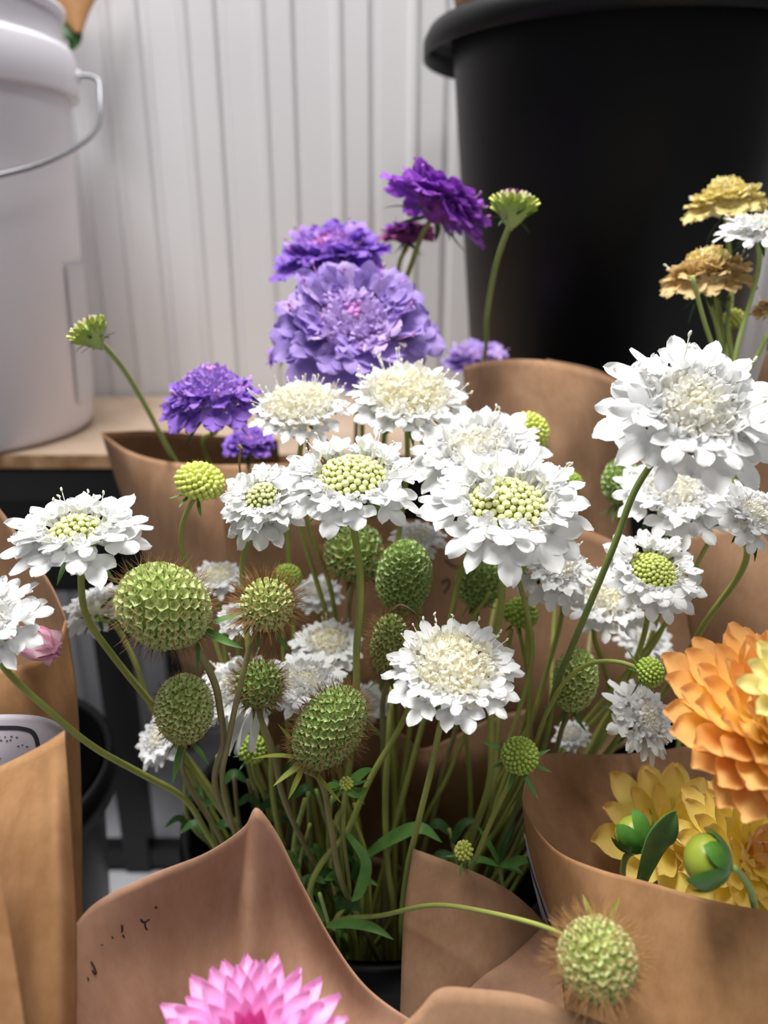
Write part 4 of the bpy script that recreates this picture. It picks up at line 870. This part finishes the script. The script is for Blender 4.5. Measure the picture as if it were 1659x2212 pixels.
shoot('green shoot with toothed leaves under the slanted seed head', [(745, 1700, .39), (742, 1790, .40), (750, 1900, .42), (755, 2040, .46)], [([(745, 1700, .39), (780, 1675, .385), (805, 1660, .38)], .006, 'leaf'), ([(745, 1705, .39), (775, 1715, .385), (795, 1702, .38)], .006, 'leaf'), ([(745, 1710, .39), (720, 1705, .385), (700, 1720, .38)], .005, 'leaf'), ([(748, 1800, .40), (790, 1860, .40), (775, 1920, .40), (760, 1935, .40)], .006, 'leaf')])
rng = random.Random(77)
for k in range(9):
    x = 640 + k * 17 + rng.uniform(-6, 6); y0 = rng.uniform(1690, 1800); d0 = rng.uniform(.41, .46)
    shoot('plain green stem among the leaves under the slanted seed head', [(x + rng.uniform(-25, 25), y0, d0), (x + rng.uniform(-12, 12), y0 + 120, d0 + .01), (700 + k * 12, 2030, d0 + .03), (715 + k * 8, 2200, d0 + .07)],
          [([(x, y0 + 150 + q * 50, d0 + .01), (x + s * 20, y0 + 120 + q * 50, d0 + .005), (x + s * 42, y0 + 128 + q * 50, d0)], rng.uniform(.003, .006), rng.choice(('leaf', 'leafdark'))) for q, s in ((0, -1), (1, 1), (2, -1))], rng.uniform(.0012, .0019), rng.choice(('stem', 'stembright', 'stemdark')))
for k in range(8):
    x = 400 + k * 32 + rng.uniform(-10, 10); y0 = rng.uniform(1600, 1700); d0 = rng.uniform(.42, .47)
    shoot('shaded green stem behind the upright seed head, rising from the bucket', [(x, y0, d0), (x + rng.uniform(0, 30), y0 + 110, d0 + .015), (x * .6 + 240, 1880, d0 + .05), (x * .4 + 380, 2050, d0 + .09)],
          [([(x + 10, y0 + 60 + q * 60, d0), (x + 10 + s * 25, y0 + 40 + q * 60, d0), (x + 10 + s * 55, y0 + 60 + q * 60, d0)], rng.uniform(.003, .006), 'leafdark') for q, s in ((0, 1), (1, -1))], rng.uniform(.0014, .002), rng.choice(('stemdark', 'stem', 'stembrown')))
for k, pts in enumerate([[(640, 1090, .415), (660, 1180, .43), (685, 1260, .45), (708, 1340, .472), (720, 1450, .484), (730, 1620, .488)], [(655, 1090, .42), (680, 1180, .435), (705, 1240, .45), (722, 1310, .47), (737, 1450, .486), (747, 1620, .49)]]):
    shoot('straight green stem of the twin pair below the puffy white flower', pts + [(780, 1900, .52)], [], .0018, 'stem')
for k, pts in enumerate([[(900, 1480, .40), (870, 1560, .40), (800, 1680, .40), (745, 1800, .405), (690, 1870, .41), (668, 1930, .415)], [(848, 1482, .435), (843, 1530, .425), (838, 1620, .41), (832, 1740, .42), (838, 1880, .43), (850, 1970, .44)]]):
    shoot(('yellowish bowed stem crossing behind the bare upright one', 'bare upright stem left of the cream flower stem')[k], pts + [(790, 2100, .50)], [], .002, 'stem')
for k, pts in enumerate([[(1140, 1290, .42), (1140, 1400, .425), (1145, 1500, .43), (1130, 1650, .44)], [(1105, 1360, .43), (1085, 1480, .44), (1075, 1600, .445), (1065, 1720, .45)], [(1060, 1280, .43), (1020, 1340, .44), (1000, 1420, .45)], [(1440, 1150, .436), (1445, 1240, .439), (1440, 1340, .444)], [(1540, 1155, .42), (1505, 1220, .428), (1470, 1300, .434)]]):
    shoot(('thin stem under the small dark bud', 'thin stem under the blurred green bud', 'slanted stem before the dark blurred seed head', 'short stem under the half-hidden white flower', 'slanted stem between white flowers over light kraft')[k], pts + [(1000, 1900, .52)], [], .0016, 'stem')
for k, pts in enumerate([[(1495, 596, .436), (1520, 690, .446), (1545, 770, .456)], [(1548, 640, .485), (1558, 720, .485), (1562, 790, .485)], [(1575, 640, .48), (1572, 720, .478), (1584, 800, .476)], [(1660, 720, .45), (1635, 770, .455), (1605, 830, .46)]]):
    shoot('light green stem rising to the tan flowers', pts + [(1610, 1120, .473), (1630, 1400, .50)], [], (.0016, .0024, .002, .0018)[k], 'stembright', 'rearright')
# leaf behind the pail, dry curled threads on the narrow seed head
t = thing('dark_leaf', P(158, 70, .80), 'dark leaf below the kraft tip behind the white pail', 'leaf'); mb = MB()
leaf_mesh(mb, [p - t.location for p in cat_rom([P(140, 20, .81), P(154, 60, .805), P(160, 90, .805), P(150, 112, .81)], 5)], .02, DIR((0, .2, 1)), nv=5); obj('blade', mb.mesh('blade', 'leafdark'), t)
for lb_, pts in (('dry curled thread on top of the narrow brown-bristled seed head', [(848, 1320, .39), (865, 1308, .388), (885, 1316, .386), (900, 1330, .386), (906, 1350, .388)]), ('dry brown withered tip beside the puffy white flower', [(516, 962, .40), (522, 970, .398), (519, 980, .40), (517, 1000, .402), (520, 1030, .405)])):
    V = [P(*q) for q in pts]; t = tag(obj('dry_thread', tube(cat_rom([v - V[0] for v in V], 5), lambda q: .0009 * (1.1 - .6 * q), 6).mesh('dry_thread', 'dry')), lb_, 'withered petal'); t.location = V[0]

t = thing('withered_petals', P(535, 1520, .394), 'wilted white petals hanging limp under the dark bristly seed head', 'withered petal')
Wh = Matrix.Translation(-t.location) @ frame(P(532, 1530, .394), DIR((.28, -.95, .15)).orthogonal().normalized(), 0)
rng = random.Random(5); dn = DIR((-.25, -.96, .1))
for k in range(6):
    mb = MB(); lobe(mb, .027 * rng.uniform(.8, 1), .0075, None, random.Random(k), .05, .3, .05, 8, 5, .8)
    q = Vector((1, 0, 0)).rotation_difference((dn + Vector((rng.uniform(-.2, .2), rng.uniform(-.2, .2), 0))).normalized())
    obj('petal', mb.mesh('petal', 'white'), t, Matrix.Translation(Vector((rng.uniform(-.004, .004), rng.uniform(-.003, .003), 0))) @ q.to_matrix().to_4x4())

# ------------------------------------------------------------------ lay the stems beside each other
import numpy as np
from mathutils.kdtree import KDTree
from mathutils.bvhtree import BVHTree
TUB = {'main': (.095, .125, .33), 'left': (.085, .110, .33), 'rear': (.046, .056, .31), 'rearright': (.07, .088, .31), 'right': (.08, .105, .29), 'front': (.075, .095, .25)}
def settle():
    X = np.array([tuple(p) for st in STEMS for p in st[1]]); n0 = X.copy()
    ids = np.concatenate([np.full(len(st[1]), i) for i, st in enumerate(STEMS)]); start = np.cumsum([0] + [len(st[1]) for st in STEMS])
    rad = np.concatenate([np.full(len(st[1]), st[2]) for st in STEMS])
    wgt = np.concatenate([np.clip((np.arange(len(st[1])) * .004 - .006) / .03, 0, 1) for st in STEMS])
    tub = []
    for st in STEMS:
        e = st[1][-1]; tub.append(min(BK, key=lambda k: (BK[k].xy - e.xy).length))
    cx = np.array([BK[tub[i]].x for i in ids]); cy = np.array([BK[tub[i]].y for i in ids])
    r0 = np.array([TUB[tub[i]][0] for i in ids]); r1 = np.array([TUB[tub[i]][1] for i in ids]); H = np.array([TUB[tub[i]][2] for i in ids]); main = np.array([tub[i] == 'main' for i in ids])
    sol_c = np.array([tuple(q[1]) for q in SOLIDS]); sol_r = np.array([q[2] for q in SOLIDS]); own = {}
    for i, st in enumerate(STEMS): own[st[0].name] = i
    sol_o = np.array([own.get(q[0].name, -1) for q in SOLIDS])
    I = J = None
    for it in range(150):
        if it % 4 == 0:
            kd = KDTree(len(X))
            for i, p in enumerate(X): kd.insert(p, i)
            kd.balance(); a = []; b = []
            for i, p in enumerate(X):
                for co, j, d in kd.find_range(p, .0085):
                    if j > i and ids[j] != ids[i]: a.append(i); b.append(j)
            I = np.array(a, int); J = np.array(b, int)
        D = np.zeros_like(X)
        if len(I):
            d = X[I] - X[J]; L = np.linalg.norm(d, axis=1) + 1e-9; want = rad[I] + rad[J] + .0014
            pen = np.clip(want - L, 0, None); u = d / L[:, None]
            wi, wj = wgt[I] + 1e-4, wgt[J] + 1e-4; t = wi + wj
            np.add.at(D, I, u * (pen * wi / t)[:, None] * .55); np.add.at(D, J, -u * (pen * wj / t)[:, None] * .55)
        for k in range(len(sol_c)):
            d = X - sol_c[k]; L = np.linalg.norm(d, axis=1) + 1e-9; pen = np.clip(sol_r[k] + rad + .0008 - L, 0, None); pen[ids == sol_o[k]] = 0
            m = pen > 0
            if m.any(): D[m] += d[m] / L[m][:, None] * (pen[m] * .5)[:, None]
        lim = np.linalg.norm(D, axis=1); D *= np.minimum(1, .0025 / (lim + 1e-9))[:, None]; D *= wgt[:, None]
        X = X + D
        Z = X - n0                                      # keep each stem a smooth curve
        f = .5 if it < 110 else .16
        S_ = Z.copy(); inner = np.ones(len(X), bool); inner[start[:-1]] = False; inner[start[1:] - 1] = False; q = np.where(inner)[0]
        S_[q] = Z[q] * (1 - f) + (Z[q - 1] + Z[q + 1]) * f / 2
        X = n0 + S_ * np.minimum(1, wgt + .0)[:, None]
        # inside the bucket, before the paper
        low = X[:, 2] < H + .012; rr = r0 - .005 + (r1 - r0) * np.clip(X[:, 2] / H, 0, 1) - rad - .0035
        dx = X[:, 0] - cx; dy = X[:, 1] - cy; L = np.hypot(dx, dy) + 1e-9; k = np.where(low & (L > rr), rr / L, 1)
        X[:, 0] = cx + dx * k; X[:, 1] = cy + dy * k; X[:, 2] = np.maximum(X[:, 2], .014)
        pl = main & (X[:, 2] < .43); X[:, 1] = np.where(pl, np.minimum(X[:, 1], .414 + (.39 - X[:, 2]) * .10), X[:, 1])
    for _ in range(2):                                  # take out the last small kinks
        Y = X.copy(); q = np.where(inner)[0]; Y[q] = X[q] * .6 + (X[q - 1] + X[q + 1]) * .2; X = Y * wgt[:, None] + X * (1 - wgt[:, None])
    out = {}
    for i, (root, pts, rd, m, name) in enumerate(STEMS):
        path = [Vector(p) for p in X[start[i]:start[i + 1]]]; mb = MB()
        tube([p - root.location for p in path], lambda t: rd * (.78 + .22 * t), 8, mb); obj(name, mb.mesh(name, m), root)
        out[root.name] = (pts, path, BVHTree.FromPolygons([Vector(v) + root.location for v in mb.v], mb.f))
    # leaves follow their stem and turn away from what they would cut through
    placed = []
    for o, root, p0 in LEAVES:
        pts, path, _ = out[root.name]; i = min(range(len(pts)), key=lambda k: (pts[k] - p0).length_squared)
        mv = path[i] - pts[i]; best = None; vs = [v.co.copy() for v in o.data.vertices]; fs_ = [tuple(f.vertices) for f in o.data.polygons]
        piv = p0 - root.location
        for az in (0, 12, -12, 25, -25, 40, -40, 60, -60, 85, -85, 120, -120):
            for pi_ in (0, 15, -15):
                M = Matrix.Translation(piv + mv) @ Matrix.Rotation(math.radians(az), 4, 'Z') @ Matrix.Rotation(math.radians(pi_), 4, 'X') @ Matrix.Translation(-piv)
                T = BVHTree.FromPolygons([M @ v + root.location for v in vs], fs_)
                sc = sum(len(T.overlap(t[2])) for k, t in out.items() if k != root.name) + sum(len(T.overlap(t)) for t in placed)
                if best is None or sc < best[0]: best = (sc, M, T)
                if sc == 0: break
            if best[0] == 0: break
        o.matrix_basis = best[1]; placed.append(best[2])
settle()
